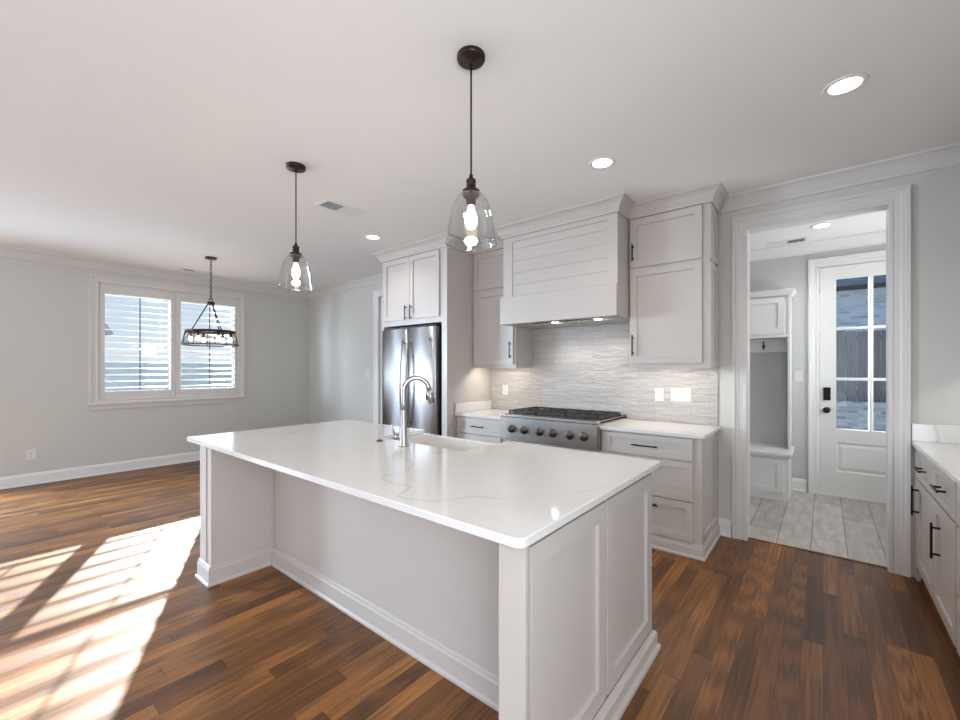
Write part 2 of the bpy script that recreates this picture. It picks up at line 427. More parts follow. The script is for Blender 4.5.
def glow(name, col, strength):
    m, nt, b = mat_base(name); setp(b, Base_Color=(0.8, 0.8, 0.8, 1), Emission_Color=(*col, 1), Emission_Strength=strength)
    return m
M['led'] = glow('downlight_lens', (1.0, 0.97, 0.93), 9)
M['bulb'] = glow('filament_bulb', (1.0, 0.84, 0.62), 5)
M['bulb2'] = glow('filament_bulb_small', (1.0, 0.78, 0.5), 4)
M['hoodled'] = glow('hood_lamp_lens', (1.0, 0.95, 0.88), 22)

def bricks(name, c1, c2, mortar, wdt=0.21, h=0.075, vert='y'):
    m, nt, b = mat_base(name); L = nt.links.new
    tc = N(nt, 'ShaderNodeTexCoord'); mp = N(nt, 'ShaderNodeMapping'); mp.inputs['Rotation'].default_value = (-PI / 2, 0, 0) if vert == 'y' else (0, PI / 2, PI / 2)
    L(tc.outputs['Object'], mp.inputs[0])
    br = N(nt, 'ShaderNodeTexBrick'); L(mp.outputs[0], br.inputs['Vector']); br.inputs['Scale'].default_value = 1
    br.inputs['Brick Width'].default_value = wdt; br.inputs['Row Height'].default_value = h; br.inputs['Mortar Size'].default_value = 0.007; br.inputs['Bias'].default_value = -0.35
    br.inputs['Color1'].default_value = (*c1, 1); br.inputs['Color2'].default_value = (*c2, 1); br.inputs['Mortar'].default_value = (*mortar, 1)
    L(br.outputs['Color'], b.inputs['Base Color']); setp(b, Roughness=0.9)
    return m
M['brick'] = bricks('painted_brick', (0.62, 0.69, 0.78), (0.26, 0.30, 0.36), (0.60, 0.66, 0.74), .16, .06)
M['brick2'] = bricks('grey_brick', (0.34, 0.38, 0.44), (0.10, 0.12, 0.15), (0.30, 0.33, 0.38), .13, .05)
M['brick3'] = bricks('tan_brick', (0.40, 0.34, 0.31), (0.25, 0.21, 0.19), (0.48, 0.45, 0.42), vert='x')

def boards(name, col, width, axis):
    m, nt, b = mat_base(name); L = nt.links.new
    tc = N(nt, 'ShaderNodeTexCoord'); sp = N(nt, 'ShaderNodeSeparateXYZ'); L(tc.outputs['Object'], sp.inputs[0])
    d = N(nt, 'ShaderNodeMath', operation='DIVIDE'); L(sp.outputs[axis], d.inputs[0]); d.inputs[1].default_value = width
    fl = N(nt, 'ShaderNodeMath', operation='FLOOR'); L(d.outputs[0], fl.inputs[0])
    wn = N(nt, 'ShaderNodeTexWhiteNoise', noise_dimensions='1D'); L(fl.outputs[0], wn.inputs['W'])
    mp = N(nt, 'ShaderNodeMapping'); mp.inputs['Scale'].default_value = (14, 14, 1.2); L(tc.outputs['Object'], mp.inputs[0])
    no = N(nt, 'ShaderNodeTexNoise'); no.inputs['Scale'].default_value = 2; no.inputs['Detail'].default_value = 6; L(mp.outputs[0], no.inputs['Vector'])
    ad = N(nt, 'ShaderNodeMath', operation='ADD'); L(wn.outputs['Value'], ad.inputs[0]); L(no.outputs['Fac'], ad.inputs[1])
    cr = N(nt, 'ShaderNodeValToRGB'); cr.color_ramp.elements[0].position = 0.3; cr.color_ramp.elements[0].color = (*[c * .55 for c in col], 1); cr.color_ramp.elements[1].position = 1.0
    cr.color_ramp.elements[1].color = (*[c * 1.35 for c in col], 1)
    mr = N(nt, 'ShaderNodeMath', operation='MULTIPLY'); L(ad.outputs[0], mr.inputs[0]); mr.inputs[1].default_value = 0.62
    L(mr.outputs[0], cr.inputs[0]); L(cr.outputs[0], b.inputs['Base Color']); setp(b, Roughness=0.9)
    return m
M['fence'] = boards('weathered_fence_wood', (0.20, 0.20, 0.215), 0.14, 'X')
M['roofing'] = plain('slate_blue_shingle', (0.11, 0.15, 0.21), 0.8, var=0.25, scale=9)
M['soffit'] = plain('brown_soffit', (0.10, 0.085, 0.075), 0.8)
M['siding'] = plain('grey_blue_boards', (0.24, 0.28, 0.32), 0.8, var=0.1)
M['grass'] = plain('lawn', (0.17, 0.17, 0.12), 0.95, var=0.35, scale=4)
M['leaf'] = plain('dark_foliage', (0.10, 0.13, 0.10), 0.8, var=0.5, scale=5)
M['shingle'] = plain('grey_shingle', (0.30, 0.31, 0.34), 0.9, var=0.2, scale=8)

# ------------------------------------------------------------------ room shell
XL, XR, YW, YB, CZ = -7.38, 1.105, 4.02, -3.9, 2.81
OX0, OX1, OZ = -0.478, 0.349, 2.527          # doorway to the mudroom
MY0, MY1 = 4.14, 6.02                        # mudroom depth
def bx(*a, c=0.0):
    m = MB(); m.box(*a, c=c); return m
FB = lambda y: ((0, y, 0), (1, 0, 0), (0, 0, 1), (0, -1, 0))      # facing -y : u=x v=z n toward camera
FE = lambda x: ((x, 0, 0), (0, 1, 0), (0, 0, 1), (1, 0, 0))       # facing +x : u=y
FW = lambda x: ((x, 0, 0), (0, 1, 0), (0, 0, 1), (-1, 0, 0))      # facing -x : u=y

struct('floor', bx(XL - .15, XR + .15, YB - .15, MY0 - .055, -.06, 0), M['floor'])
struct('floor_mudroom', bx(-1.75, 1.35, MY0 - .055, MY1 + .12, -.06, 0.0), M['tile_floor'])
struct('trim_1', bx(OX0, OX1, MY0 - .075, MY0 - .045, 0, .006, c=.002), M['floor'], label='oak threshold strip between wood floor and tile')
struct('ceiling', bx(XL - .15, XR + .15, YB - .15, MY0, CZ, CZ + .1), M['ceiling'])
struct('ceiling_mudroom', bx(-1.75, 1.35, MY0, MY1 + .12, CZ, CZ + .1), M['ceiling'])
# window opening in left wall
WY0, WY1, WZ0, WZ1 = 1.10, 2.80, 0.99, 2.535
m = MB()
VY0, VY1, VZ0, VZ1 = -1.95, -0.15, 0.12, 2.38   # unseen glazed door added beside the camera to let fill light in
for a in ((YB - .15, VY0, 0, CZ), (VY1, WY0, 0, CZ), (VY0, VY1, 0, VZ0), (VY0, VY1, VZ1, CZ), (WY1, MY0, 0, CZ), (WY0, WY1, 0, WZ0), (WY0, WY1, WZ1, CZ)):
    m.box(XL - .15, XL, a[0], a[1], a[2], a[3])
struct('wall_left', m, M['wall'])
DX0, DX1, DZ = -5.30, -4.45, 2.50           # the other door beside the fridge
m = MB()
for a in ((XL, DX0, 0, CZ), (DX1, OX0, 0, CZ), (OX1, XR, 0, CZ), (OX0, OX1, OZ, CZ), (DX0, DX1, DZ, CZ)):
    m.box(a[0], a[1], YW, MY0, a[2], a[3])
struct('wall_back', m, M['wall'])
struct('wall_right', bx(XR, XR + .15, YB - .15, MY0, 0, CZ), M['wall'])
struct('wall_rear', bx(XL, XR, YB - .15, YB, 0, CZ), M['wall'])
struct('wall_mudroom_left', bx(-1.75, -1.63, MY0, MY1, 0, CZ), M['wall_white'])
struct('wall_mudroom_right', bx(1.23, 1.35, MY0, MY1, 0, CZ), M['wall_white'])
EX0, EX1, EZ = -0.045, 0.80, 2.535
m = MB()
for a in ((-1.75, EX0, 0, CZ), (EX1, 1.35, 0, CZ), (EX0, EX1, EZ, CZ)):
    m.box(a[0], a[1], MY1, MY1 + .12, a[2], a[3])
struct('wall_mudroom_back', m, M['wall_white'])

# crown moulding: profile (projection, z)
def crown_prof(p=.10, h=.11, z=CZ):
    pts = [(0, z), (p, z), (p, z - .016), (p - .012, z - .020)]
    for i in range(1, 6):
        t = i / 6; pts.append((p - .012 - (p - .035) * t ** 1.2 - .004 * math.sin(PI * t), z - .020 - (h - .045) * (t - .13 * math.sin(PI * t))))
    pts += [(.016, z - h + .020), (.016, z - h + .004), (.010, z - h), (0, z - h)]
    return pts
m = MB(); m.sweep([(XL, YW), (XL, YB)][::1], crown_prof()); struct('trim_2', m, M['trim'], label='crown moulding on the window wall')
m = MB(); m.sweep([(-4.215, YW), (XL, YW)], crown_prof()); struct('trim_3', m, M['trim'], label='crown moulding beside the fridge cabinet')
m = MB(); m.sweep([(XR, YW), (-0.68, YW)], crown_prof()); struct('trim_4', m, M['trim'], label='crown moulding above the doorway')
m = MB(); m.sweep([(XR, YB), (XR, YW)], crown_prof()); struct('trim_5', m, M['trim'])
m = MB(); m.sweep([(1.23, MY1), (-1.63, MY1)], crown_prof(.09, .12)); struct('trim_6', m, M['white'], label='crown moulding in the mudroom')
# baseboards
def base_prof(h=.14, t=.016):
    return [(0, 0), (t + .010, 0), (t + .010, .012), (t + .004, .020), (t, .022), (t, h - .028), (t - .004, h - .020), (t - .006, h - .006), (.004, h), (0, h)]
m = MB(); m.sweep([(XL, YW), (XL, VY1 + .07)], base_prof()); struct('baseboard_left', m, M['white'])
m = MB(); m.sweep([(DX0 - .11, YW), (XL, YW)], base_prof()); struct('baseboard_back', m, M['white'])
m = MB(); m.sweep([(OX0 - .11, YW), (-0.685, YW)], base_prof()); struct('baseboard_doorway', m, M['white'])
m = MB(); m.sweep([(EX0 - .10, MY1), (-0.28, MY1)], base_prof()); struct('baseboard_mudroom', m, M['white'])

CAS = [(0, 0), (0, .014), (.004, .017), (.020, .017), (.025, .013), (.055, .016), (.062, .020), (.078, .020), (.082, .028), (.104, .028), (.104, 0)]
def casing(mb, x0, x1, z1, w=.104):
    k = w / .104
    pr = [(-o * k, n) for o, n in CAS]
    mb.sweep([(x0, 0), (x0, z1), (x1, z1), (x1, 0)], [(-p, n) for p, n in pr])
m = MB(FB(YW)); casing(m, OX0, OX1, OZ)
m.setb(None)
for a in ((OX0 - .004, OX0 + .002), (OX1 - .002, OX1 + .004)):
    m.box(a[0], a[1], YW - .012, MY0 + .012, 0, OZ)
m.box(OX0, OX1, YW - .012, MY0 + .012, OZ - .002, OZ + .004)
struct('trim_7', m, M['trim'], label='white stepped casing around the mudroom doorway')
m = MB(FB(YW)); casing(m, DX0, DX1, DZ); struct('trim_8', m, M['white'], label='white door casing beside the fridge cabinet')
# white door beside the fridge
m = MB(FB(YW + .03)); m.box(DX0, DX1, 0.01, DZ - .005, -.02, 0.0)
for a in ((.12, .95), (1.08, 2.36)): m.shaker(DX0 + .10, DX1 - .10, a[0], a[1], 0.0, t=.012, st=.02, rec=.012)
d2 = struct('door_2', m, M['white'], label='white panelled door beside the fridge cabinet')

# mudroom exterior door
m = MB(FB(MY1)); casing(m, EX0, EX1, EZ, w=.085)
m.setb(None); m.box(EX0, EX0 + .012, MY1 - .008, MY1 + .12, 0, EZ); m.box(EX1 - .012, EX1, MY1 - .008, MY1 + .12, 0, EZ); m.box(EX0, EX1, MY1 - .008, MY1 + .12, EZ - .012, EZ)
m.box(EX0, EX1, MY1 - .012, MY1 + .12, -.001, .014)
struct('trim_9', m, M['white'], label='white casing and sill around the mudroom back door')
dx0, dx1 = -.029, .784
gx = [(.110, .370), (.408, .668)]; gz = [(.737, 1.268), (1.298, 1.821), (1.851, 2.378)]
m = MB(FB(MY1 + .06)); n0, n1 = 0, .045
m.box(dx0, gx[0][0], .016, 2.518, n0, n1); m.box(gx[1][1], dx1, .016, 2.518, n0, n1)
m.box(gx[0][0], gx[1][1], 2.378, 2.518, n0, n1); m.box(gx[0][0], gx[1][1], .016, .270, n0, n1); m.box(gx[0][0], gx[1][1], .590, .737, n0, n1)
m.ring([(gx[0][0], gx[1][1], .270, .590, n0), (gx[0][0], gx[1][1], .270, .590, n1), (gx[0][0] + .016, gx[1][1] - .016, .286, .574, n1 - .012), (gx[0][0] + .05, gx[1][1] - .05, .32, .54, n1 - .002)])
door1 = struct('door_1', m, M['white'], label='white half-glazed back door of the mudroom')
m = MB(FB(MY1 + .06))
m.box(gx[0][1], gx[1][0], .737, 2.378, .006, .040, c=.006)
for z in (1.283, 1.836): m.box(gx[0][0], gx[1][1], z - .015, z + .015, .007, .039, c=.006)
struct('door_muntin', m, M['white'], door1)
m = MB(FB(MY1 + .06)); m.box(gx[0][0] - .005, gx[1][1] + .005, .730, 2.385, .018, .026); struct('door_glass', m, M['door_glass'], door1)
m = MB(FB(MY1 + .06 - .045)); m.box(.000, .064, 1.048, 1.190, 0, .022, c=.004); struct('keypad_lock', m, M['black'], door1, label='black square keypad deadbolt')
m = MB(FB(MY1 + .06 - .045)); m.cyl((.030, .938, 0), (.030, .938, .008), .033, seg=24); m.cyl((.030, .938, 0), (.030, .938, .04), .012)
m.lathe([(.012, .03), (.022, .034), (.028, .045), (.028, .055), (.020, .064), (.0005, .066)], (.030, .938, 0), 20)
struct('door_knob', m, M['black'], door1, label='round black door knob')

# ------------------------------------------------------------------ window, shutters
m = MB(FE(XL)); 
m.sweep([(WY0, WZ0), (WY1, WZ0), (WY1, WZ1), (WY0, WZ1)], [(-o * .9, n) for o, n in [(p, q) for p, q in CAS]], closed=True)
m.setb(None)
m.box(XL - .13, XL, WY0 - .0, WY0 + .012, WZ0, WZ1); m.box(XL - .13, XL, WY1 - .012, WY1, WZ0, WZ1); m.box(XL - .13, XL, WY0, WY1, WZ1 - .012, WZ1); m.box(XL - .13, XL, WY0, WY1, WZ0, WZ0 + .012)
win = struct('window_1', m, M['trim'], label='double window with white shutters on the left wall')
m = MB(FE(XL)); m.box(WY0 - .115, WY1 + .105, WZ0 - .070, WZ0 - .045, 0, .055, c=.006); m.box(WY0 - .085, WY1 + .075, WZ0 - .135, WZ0 - .070, 0, .018, c=.004)
struct('window_sill', m, M['trim'], win)
m = MB(FE(XL - .125))
for (a, b) in ((WY0 + .012, 1.935), (1.965, WY1 - .012)):
    for (c, d, n) in ((WZ0 + .012, 1.665, .03), (1.645, WZ1 - .012, .0)):
        m.box(a, a + .04, c, d, n, n + .03); m.box(b - .04, b, c, d, n, n + .03); m.box(a + .04, b - .04, c, c + (.025 if c > 1.5 else .04), n, n + .03); m.box(a + .04, b - .04, d - (.025 if d < 2 else .04), d, n, n + .03)
m.box(1.930, 1.970, WZ0, WZ1, 0, .06)
struct('window_frame', m, M['white'], win)
m = MB(FE(XL - .125))
for (a, b) in ((WY0 + .05, 1.90), (2.0, WY1 - .05)):
    m.box(a, b, WZ0 + .05, 1.63, .042, .046); m.box(a, b, 1.68, WZ1 - .05, .012, .016)
struct('window_pane', m, M['glass'], win)
m = MB(FE(XL)); m.sweep([(VY0, VZ0), (VY1, VZ0), (VY1, VZ1), (VY0, VZ1)], [(-o * .6, n) for o, n in CAS], closed=True)
win2 = struct('added_window', m, M['trim'])  # unseen door surround, added for the fill lamp outside
m = MB(FE(XL - .10)); m.ring([(VY0, VY1, VZ0, VZ1, 0), (VY0, VY1, VZ0, VZ1, .04), (VY0 + .08, VY1 - .08, VZ0 + .12, VZ1 - .08, .04), (VY0 + .08, VY1 - .08, VZ0 + .12, VZ1 - .08, 0)], False, False); m.box(-1.10, -1.0, VZ0 + .05, VZ1 - .05, 0, .04)
struct('window_frame', m, M['white'], win2)
m = MB(FE(XL - .085)); m.box(VY0 + .05, VY1 - .05, VZ0 + .05, VZ1 - .05, 0, .004); struct('window_pane', m, M['glass'], win2)
# shutter panels
SN = 0.030                                    # panel thickness
def shutter(y0, y1, ly0, ly1, label):
    lz0, lz1 = 1.095, 2.395
    t = thing('window_shutter', label, 'shutter', (XL - .03, (y0 + y1) / 2, WZ0 + .014), 'white plantation shutters on the left window')
    m = MB(FE(XL - .028)); z0, z1 = WZ0 + .014, WZ1 - .014
    m.box(y0, ly0, z0, z1, 0, SN, c=.003); m.box(ly1, y1, z0, z1, 0, SN, c=.003)
    m.box(ly0, ly1, z0, lz0, 0, SN, c=.003); m.box(ly0, ly1, lz1, z1, 0, SN, c=.003)
    obj('shutter_frame', m, M['trim'], t)
    n = 15; pitch = (lz1 - lz0) / n; m = MB(FE(XL - .013)); tl = math.radians(10)
    for i in range(n):
        zc = lz0 + pitch * (i + .5); hw = .0445; seg = 8; pts = []
        # elliptical blade, outer edge high
        ring0 = []
        for j in range(seg * 2):
            a = 2 * PI * j / (seg * 2); p = hw * math.cos(a); q = .0052 * math.sin(a)
            ring0.append((p * math.cos(tl) + q * math.sin(tl), -p * math.sin(tl) + q * math.cos(tl)))
        k = len(m.v)
        for yy in (ly0 + .002, ly1 - .002):
            for (nn, zz) in ring0: m.vert(yy, zc + zz, nn)
        c2 = len(ring0)
        for j in range(c2):
            q = (j + 1) % c2; m.face((k + j, k + q, k + c2 + q, k + c2 + j), True)
        m.face(tuple(k + j for j in range(c2))); m.face(tuple(k + c2 + j for j in range(c2)))
    obj('louvers', m, M['white'], t)
    yc = (ly0 + ly1) / 2; m = MB(FE(XL - .013))
    m.box(yc - .006, yc + .006, lz0 + .01, 1.655, .036, .046); m.box(yc - .006, yc + .006, 1.685, lz1 - .02, .036, .046)
    obj('tilt_rod', m, M['rod'], t, label='tilt rod coloured dark as if backlit')
    return t
shutter(WY0 + .014, 1.949, 1.166, 1.893, 'left-hand white plantation shutter on the window, nearer the camera')
shutter(1.951, WY1 - .014, 2.016, 2.752, 'right-hand white plantation shutter, behind the hanging chandelier')

# ------------------------------------------------------------------ hardware helpers
def handle(mb, u, v, length, axis, n0, bar=.010, so=.032):
    h = length / 2; b = bar / 2
    if axis == 'u':
        mb.box(u - h, u + h, v - b, v + b, n0 + so - b, n0 + so + b, c=.0015)
        for s in (-1, 1): mb.box(u + s * (h - .025) - b, u + s * (h - .025) + b, v - b, v + b, n0 - .001, n0 + so)
    else:
        mb.box(u - b, u + b, v - h, v + h, n0 + so - b, n0 + so + b, c=.0015)
        for s in (-1, 1): mb.box(u - b, u + b, v + s * (h - .025) - b, v + s * (h - .025) + b, n0 - .001, n0 + so)
def front(kind, t, basis, u0, u1, v0, v1, hd=None, st=.057, su=None):
    m = MB(basis); m.shaker(u0, u1, v0, v1, 0, st=st, su=su)
    o = obj(kind, m, M['cab'], t)
    if hd:
        h = MB(basis); handle(h, hd[0], hd[1], hd[2], hd[3], .02); obj('handle', h, M['black'], o, label='black bar handle')
    return o

# ------------------------------------------------------------------ range wall: base cabinets
YF = 3.405                                    # carcass face, fronts stand 2 cm proud
def base_body(t, x0, x1, y0=YF, z1=.884):
    m = MB(); m.box(x0, x1, y0, YW - .002, .0, z1); obj('body', m, M['cab'], t)
t = thing('base_cabinet', 'white three-drawer base cabinet right of the range under the counter', 'cabinet', (-1.07, 3.7, 0))
base_body(t, -1.452, -0.705)
for (a, b) in ((.71, .872), (.412, .700), (.112, .402)):
    front('drawer', t, FB(YF), -1.425, -.745, a, b, ((-1.425 - .745) / 2 , (a + b) / 2 + (.0 if b > .8 else .085), .20 if b > .8 else .20, 'u'), st=.038 if b > .8 else .05, su=.055)
m = MB(FE(-.705)); m.shaker(YF, YW - .004, .10, .884, 0, t=.018, st=.055, su=.06); obj('end_panel', m, M['cab'], t)
m = MB(); m.sweep([(-.687, YW - .004), (-.687, YF - .004), (-1.452, YF - .004)], base_prof(.10, .014)); obj('base_moulding', m, M['cab'], t)

t = thing('base_cabinet', 'white drawer cabinet between the fridge side panel and the range', 'cabinet', (-2.79, 3.7, 0))
base_body(t, -3.110, -2.468)
for (a, b) in ((.71, .872), (.412, .700), (.112, .402)):
    front('drawer', t, FB(YF), -3.085, -2.500, a, b, (-2.79, (a + b) / 2 + (.0 if b > .8 else .085), .17, 'u'), st=.038 if b > .8 else .05, su=.055)
m = MB(); m.box(-3.110, -2.468, YF - .018, YF, 0, .10); obj('base_moulding', m, M['cab'], t)

def slab(x0, x1, y0, y1, z0=.884, z1=.914, c=.004):
    m = MB(); m.box(x0, x1, y0, y1, z0, z1, c=c); return m
def top_obj(mb, loc, label, name='countertop'):
    return obj(name, mb, M['quartz'], loc=loc, label=label, cat='countertop')
m = slab(-1.456, -.662, 3.375, YW - .014); top_obj(m, (-1.06, 3.7, .884), 'white quartz countertop right of the range')
m = slab(-3.113, -2.464, 3.375, YW - .014); m.box(-3.113, -3.095, 3.375, YW - .014, .914, 1.016, c=.003)
top_obj(m, (-2.79, 3.7, .884), 'white quartz countertop between the fridge panel and the range, with short side splash')

# tile
m = MB(); m.box(-3.113, -.688, YW - .012, YW, .88, 1.90)
struct('wall_backsplash', m, M['splash'], label='wavy white tile backsplash behind the range')

# ------------------------------------------------------------------ rangetop
RX0, RX1 = -2.462, -1.458
t = thing('gas_rangetop', 'stainless steel gas rangetop with six knobs and black grates', 'rangetop', (-1.96, 3.68, .69))
m = MB(); m.box(RX0, RX1, 3.36, YW - .014, .705, .93); m.box(RX0, RX1, 3.325, 3.36, .72, .925, c=.004); m.box(RX0, RX1, 3.316, 3.40, .925, .955, c=.010)
m.box(RX0, RX1, 3.40, YW - .014, .93, .944); m.box(RX0, RX1, YW - .06, YW - .014, .944, .962, c=.004)
m.box(RX0, RX0 + .012, 3.40, YW - .014, .93, .952); m.box(RX1 - .012, RX1, 3.40, YW - .014, .93, .952)
obj('body', m, M['steel_h'], t)
for i in range(3):
    x0 = RX0 + .03 + i * .3155; x1 = x0 + .309; y0, y1 = 3.435, 3.935; zt, zb = .984, .970
    m = MB()
    for a in (x0, x1 - .012): m.box(a, a + .012, y0, y1, zb, zt)
    for b in (y0, y1 - .012, (y0 + y1) / 2 - .006): m.box(x0, x1, b, b + .012, zb, zt)
    for yc in ((y0 * 3 + y1) / 4, (y0 + y1 * 3) / 4):
        xc = (x0 + x1) / 2
        for k in range(8):
            a = k * PI / 4 + (0.0); r0, r1 = .035, .118 if k % 2 == 0 else .135
            m.tube([(xc + r0 * math.cos(a), yc + r0 * math.sin(a), zt - .006), (xc + r1 * math.cos(a), yc + r1 * math.sin(a), zt - .006)], .0055, 6)
    for a in (x0, x1 - .012):
        for b in (y0, y1 - .012): m.box(a, a + .012, b, b + .012, .943, zb)
    obj('grate', m, M['iron'], t, label='black cast iron grate')
    for yc in ((y0 * 3 + y1) / 4, (y0 + y1 * 3) / 4):
        xc = (x0 + x1) / 2; m = MB()
        m.lathe([(.055, .943), (.055, .952), (.04, .955), (.04, .966), (.034, .969), (.0005, .969)], (xc, yc, 0), 24); obj('burner', m, M['iron'], t)
m = MB(); m.box(RX0 + .014, RX1 - .014, 3.404, YW - .065, .944, .9465); obj('burner_tray', m, M['rubber'], t, label='black burner tray')
kx = [-2.321, -2.183, -2.016, -1.877, -1.710, -1.577]
for x in kx:
    m = MB(FB(3.325)); zc = .818
    m.lathe([(.040, 0), (.040, .006), (.034, .010), (.030, .010), (.028, .034), (.024, .040), (.0005, .041)], (x, zc, 0), 24)
    m.box(x - .005, x + .005, zc - .026, zc + .026, .036, .050, c=.002)
    obj('knob', m, M['knob'], t, label='dark metal burner knob')
t = thing('rangetop_cabinet', 'white low cabinet under the stainless rangetop', 'cabinet', (-1.96, 3.7, 0))
m = MB(); m.box(-2.466, -1.454, YF, YW - .002, 0, .70); m.box(-2.466, -1.454, YF - .018, YF, 0, .10); obj('body', m, M['cab'], t)
front('door', t, FB(YF), -2.44, -1.965, .112, .685, (-2.0, .60, .16, 'v')); front('door', t, FB(YF), -1.957, -1.482, .112, .685, (-1.92, .60, .16, 'v'))

# ------------------------------------------------------------------ upper cabinets, hood
YU = 3.69; ZB, ZT = 1.440, 2.715
CP = crown_prof(.085, .112)
t = thing('upper_cabinet', 'tall white upper cabinet right of the hood with two stacked doors', 'cabinet', (-1.0, 3.85, 1.40))
m = MB(); m.box(-1.318, -.695, YU, YW - .013, ZB, ZT + .09)
m.box(-1.318, -.695, YU, YU + .02, 1.405, ZB); m.box(-.715, -.695, YU + .02, YW - .013, 1.405, ZB); m.box(-1.318, -1.300, YU + .02, YW - .013, 1.405, ZB); obj('body', m, M['cab'], t)
front('door', t, FB(YU), -1.305, -.740, 1.440, 2.252, (-1.278, 1.597, .18, 'v'))
front('door', t, FB(YU), -1.305, -.740, 2.272, 2.690, (-1.278, 2.400, .15, 'v'))
for (a, b) in ((1.405, 2.235), (2.262, 2.695)):
    m = MB(FE(-.695)); m.shaker(YU + .004, YW - .016, a, b, 0, t=.014, st=.05, su=.045); obj('end_panel', m, M['cab'], t)

t = thing('upper_cabinet', 'white upper cabinet between the fridge panel and the hood', 'cabinet', (-2.83, 3.85, 1.40))
m = MB(); m.box(-3.113, -2.525, YU, YW - .013, ZB, ZT + .09); m.box(-3.113, -2.525, YU, YU + .02, 1.405, ZB); m.box(-2.545, -2.525, YU + .02, YW - .013, 1.405, ZB); obj('body', m, M['cab'], t)
front('door', t, FB(YU), -3.095, -2.548, 1.440, 2.252, (-2.575, 1.595, .18, 'v')); front('door', t, FB(YU), -3.095, -2.548, 2.285, 2.690)

t = thing('range_hood', 'white shiplap range hood with boxed bottom above the rangetop', 'range hood', (-1.93, 3.75, 1.83))
HX0, HX1, HY = -2.500, -1.327, 3.433
m = MB(); m.box(HX0, HX1, HY + .012, YW - .013, 2.09, ZT + .09)
m.setb(FB(HY + .012)); m.box(HX0, HX0 + .11, 2.10, ZT, 0, .012); m.box(HX1 - .085, HX1, 2.10, ZT, 0, .012); m.box(HX0 + .11, HX1 - .085, 2.655, ZT, 0, .012)
obj('body', m, M['cab'], t)
m = MB(FB(HY + .012)); z = 2.105; hgt = .118
while z < 2.65:
    z1 = min(2.655, z + hgt); m.box(HX0 + .11, HX1 - .085, z + .0015, z1 - .0015, 0, .006, c=.0012); z = z1
obj('shiplap', m, M['cab'], t)
m = MB(); BX0, BX1, BY0, BY1 = HX0 - .020, HX1 + .006, HY - .034, YW - .013
m.box(BX0, BX1, BY0, BY0 + .02, 1.838, 2.105, c=.002); m.box(BX0, BX0 + .02, BY0 + .02, YU - .022, 1.838, 2.105); m.box(BX1 - .02, BX1, BY0 + .02, YU - .022, 1.838, 2.105)
m.box(BX0 + .02, BX1 - .02, BY0 + .02, YU - .022, 2.09, 2.105); m.box(HX0, HX1, YU - .022, BY1, 1.838, 2.105)
m.box(BX0 + .02, BX0 + .22, BY0 + .02, YU - .022, 1.838, 1.858); m.box(BX1 - .12, BX1 - .02, BY0 + .02, YU - .022, 1.838, 1.858); m.box(BX0 + .22, BX1 - .12, BY0 + .02, BY0 + .05, 1.838, 1.858)
obj('hood_box', m, M['cab'], t)
m = MB(); m.box(BX0 + .225, BX1 - .125, BY0 + .055, YU - .026, 1.846, 1.866); obj('vent_insert', m, M['steel'], t, label='steel vent insert')
m = MB()
for k in range(14): 
    x = BX0 + .30 + k * .054; m.box(x, x + .018, BY0 + .075, YU - .075, 1.842, 1.8475)
obj('baffle', m, M['grey'], t)
HL = [(-2.011, 3.612), (-1.576, 3.612)]
for (x, y) in HL:
    m = MB(); m.cyl((x, y, 1.8405), (x, y, 1.8465), .030, seg=24); obj('hood_lamp', m, M['hoodled'], t, label='small lit hood lamp')
    lamp('hood_light', 'SPOT', (x, y + .02, 1.832), 8.0, (1.0, .93, .84), .025, aim=(0, .35, -1), spot=2.0)

# under-cabinet strips
for (x0, x1) in ((-3.0, -2.60), (-1.29, -.74)):
    lamp('under_cabinet_light', 'AREA', ((x0 + x1) / 2, 3.755, 1.436), 2.8, (1.0, .94, .86), x1 - x0, .02, aim=(0, 0, -1))

# ------------------------------------------------------------------ fridge and its cabinet
FX0, FX1, FY = -4.215, -3.115, 3.255
t = thing('fridge_cabinet', 'tall white cabinet surround enclosing the refrigerator', 'cabinet', ((FX0 + FX1) / 2, 3.6, 0))
m = MB(); m.box(FX1 - .080, FX1, FY, YW - .002, 0, ZT + .09); obj('side_panel', m, M['cab'], t)
m = MB(); m.box(FX0, FX0 + .025, FY, YW - .002, 0, ZT + .09); obj('side_panel', m, M['cab'], t)
m = MB(); m.box(FX0 + .025, FX1 - .080, FY, YW - .002, 1.905, ZT + .09); obj('body', m, M['cab'], t)
xm = -3.699
front('door', t, FB(FY), FX0 + .045, xm - .002, 1.968, 2.690, (xm - .045, 2.045, .17, 'v')); front('door', t, FB(FY), xm + .002, FX1 - .105, 1.968, 2.690, (xm + .045, 2.045, .17, 'v'))
m = MB(); m.sweep([(-.681, YW), (-.681, YU - .004), (HX1 + .002, YU - .004), (HX1 + .002, HY - .004), (HX0 - .002, HY - .004), (HX0 - .002, YU - .004),
         (FX1 + .002, YU - .004), (FX1 + .002, FY - .004), (FX0 - .002, FY - .004), (FX0 - .002, YW)], CP)
struct('trim_10', m, M['cab'], label='crown moulding stepping around the hood and upper cabinets')

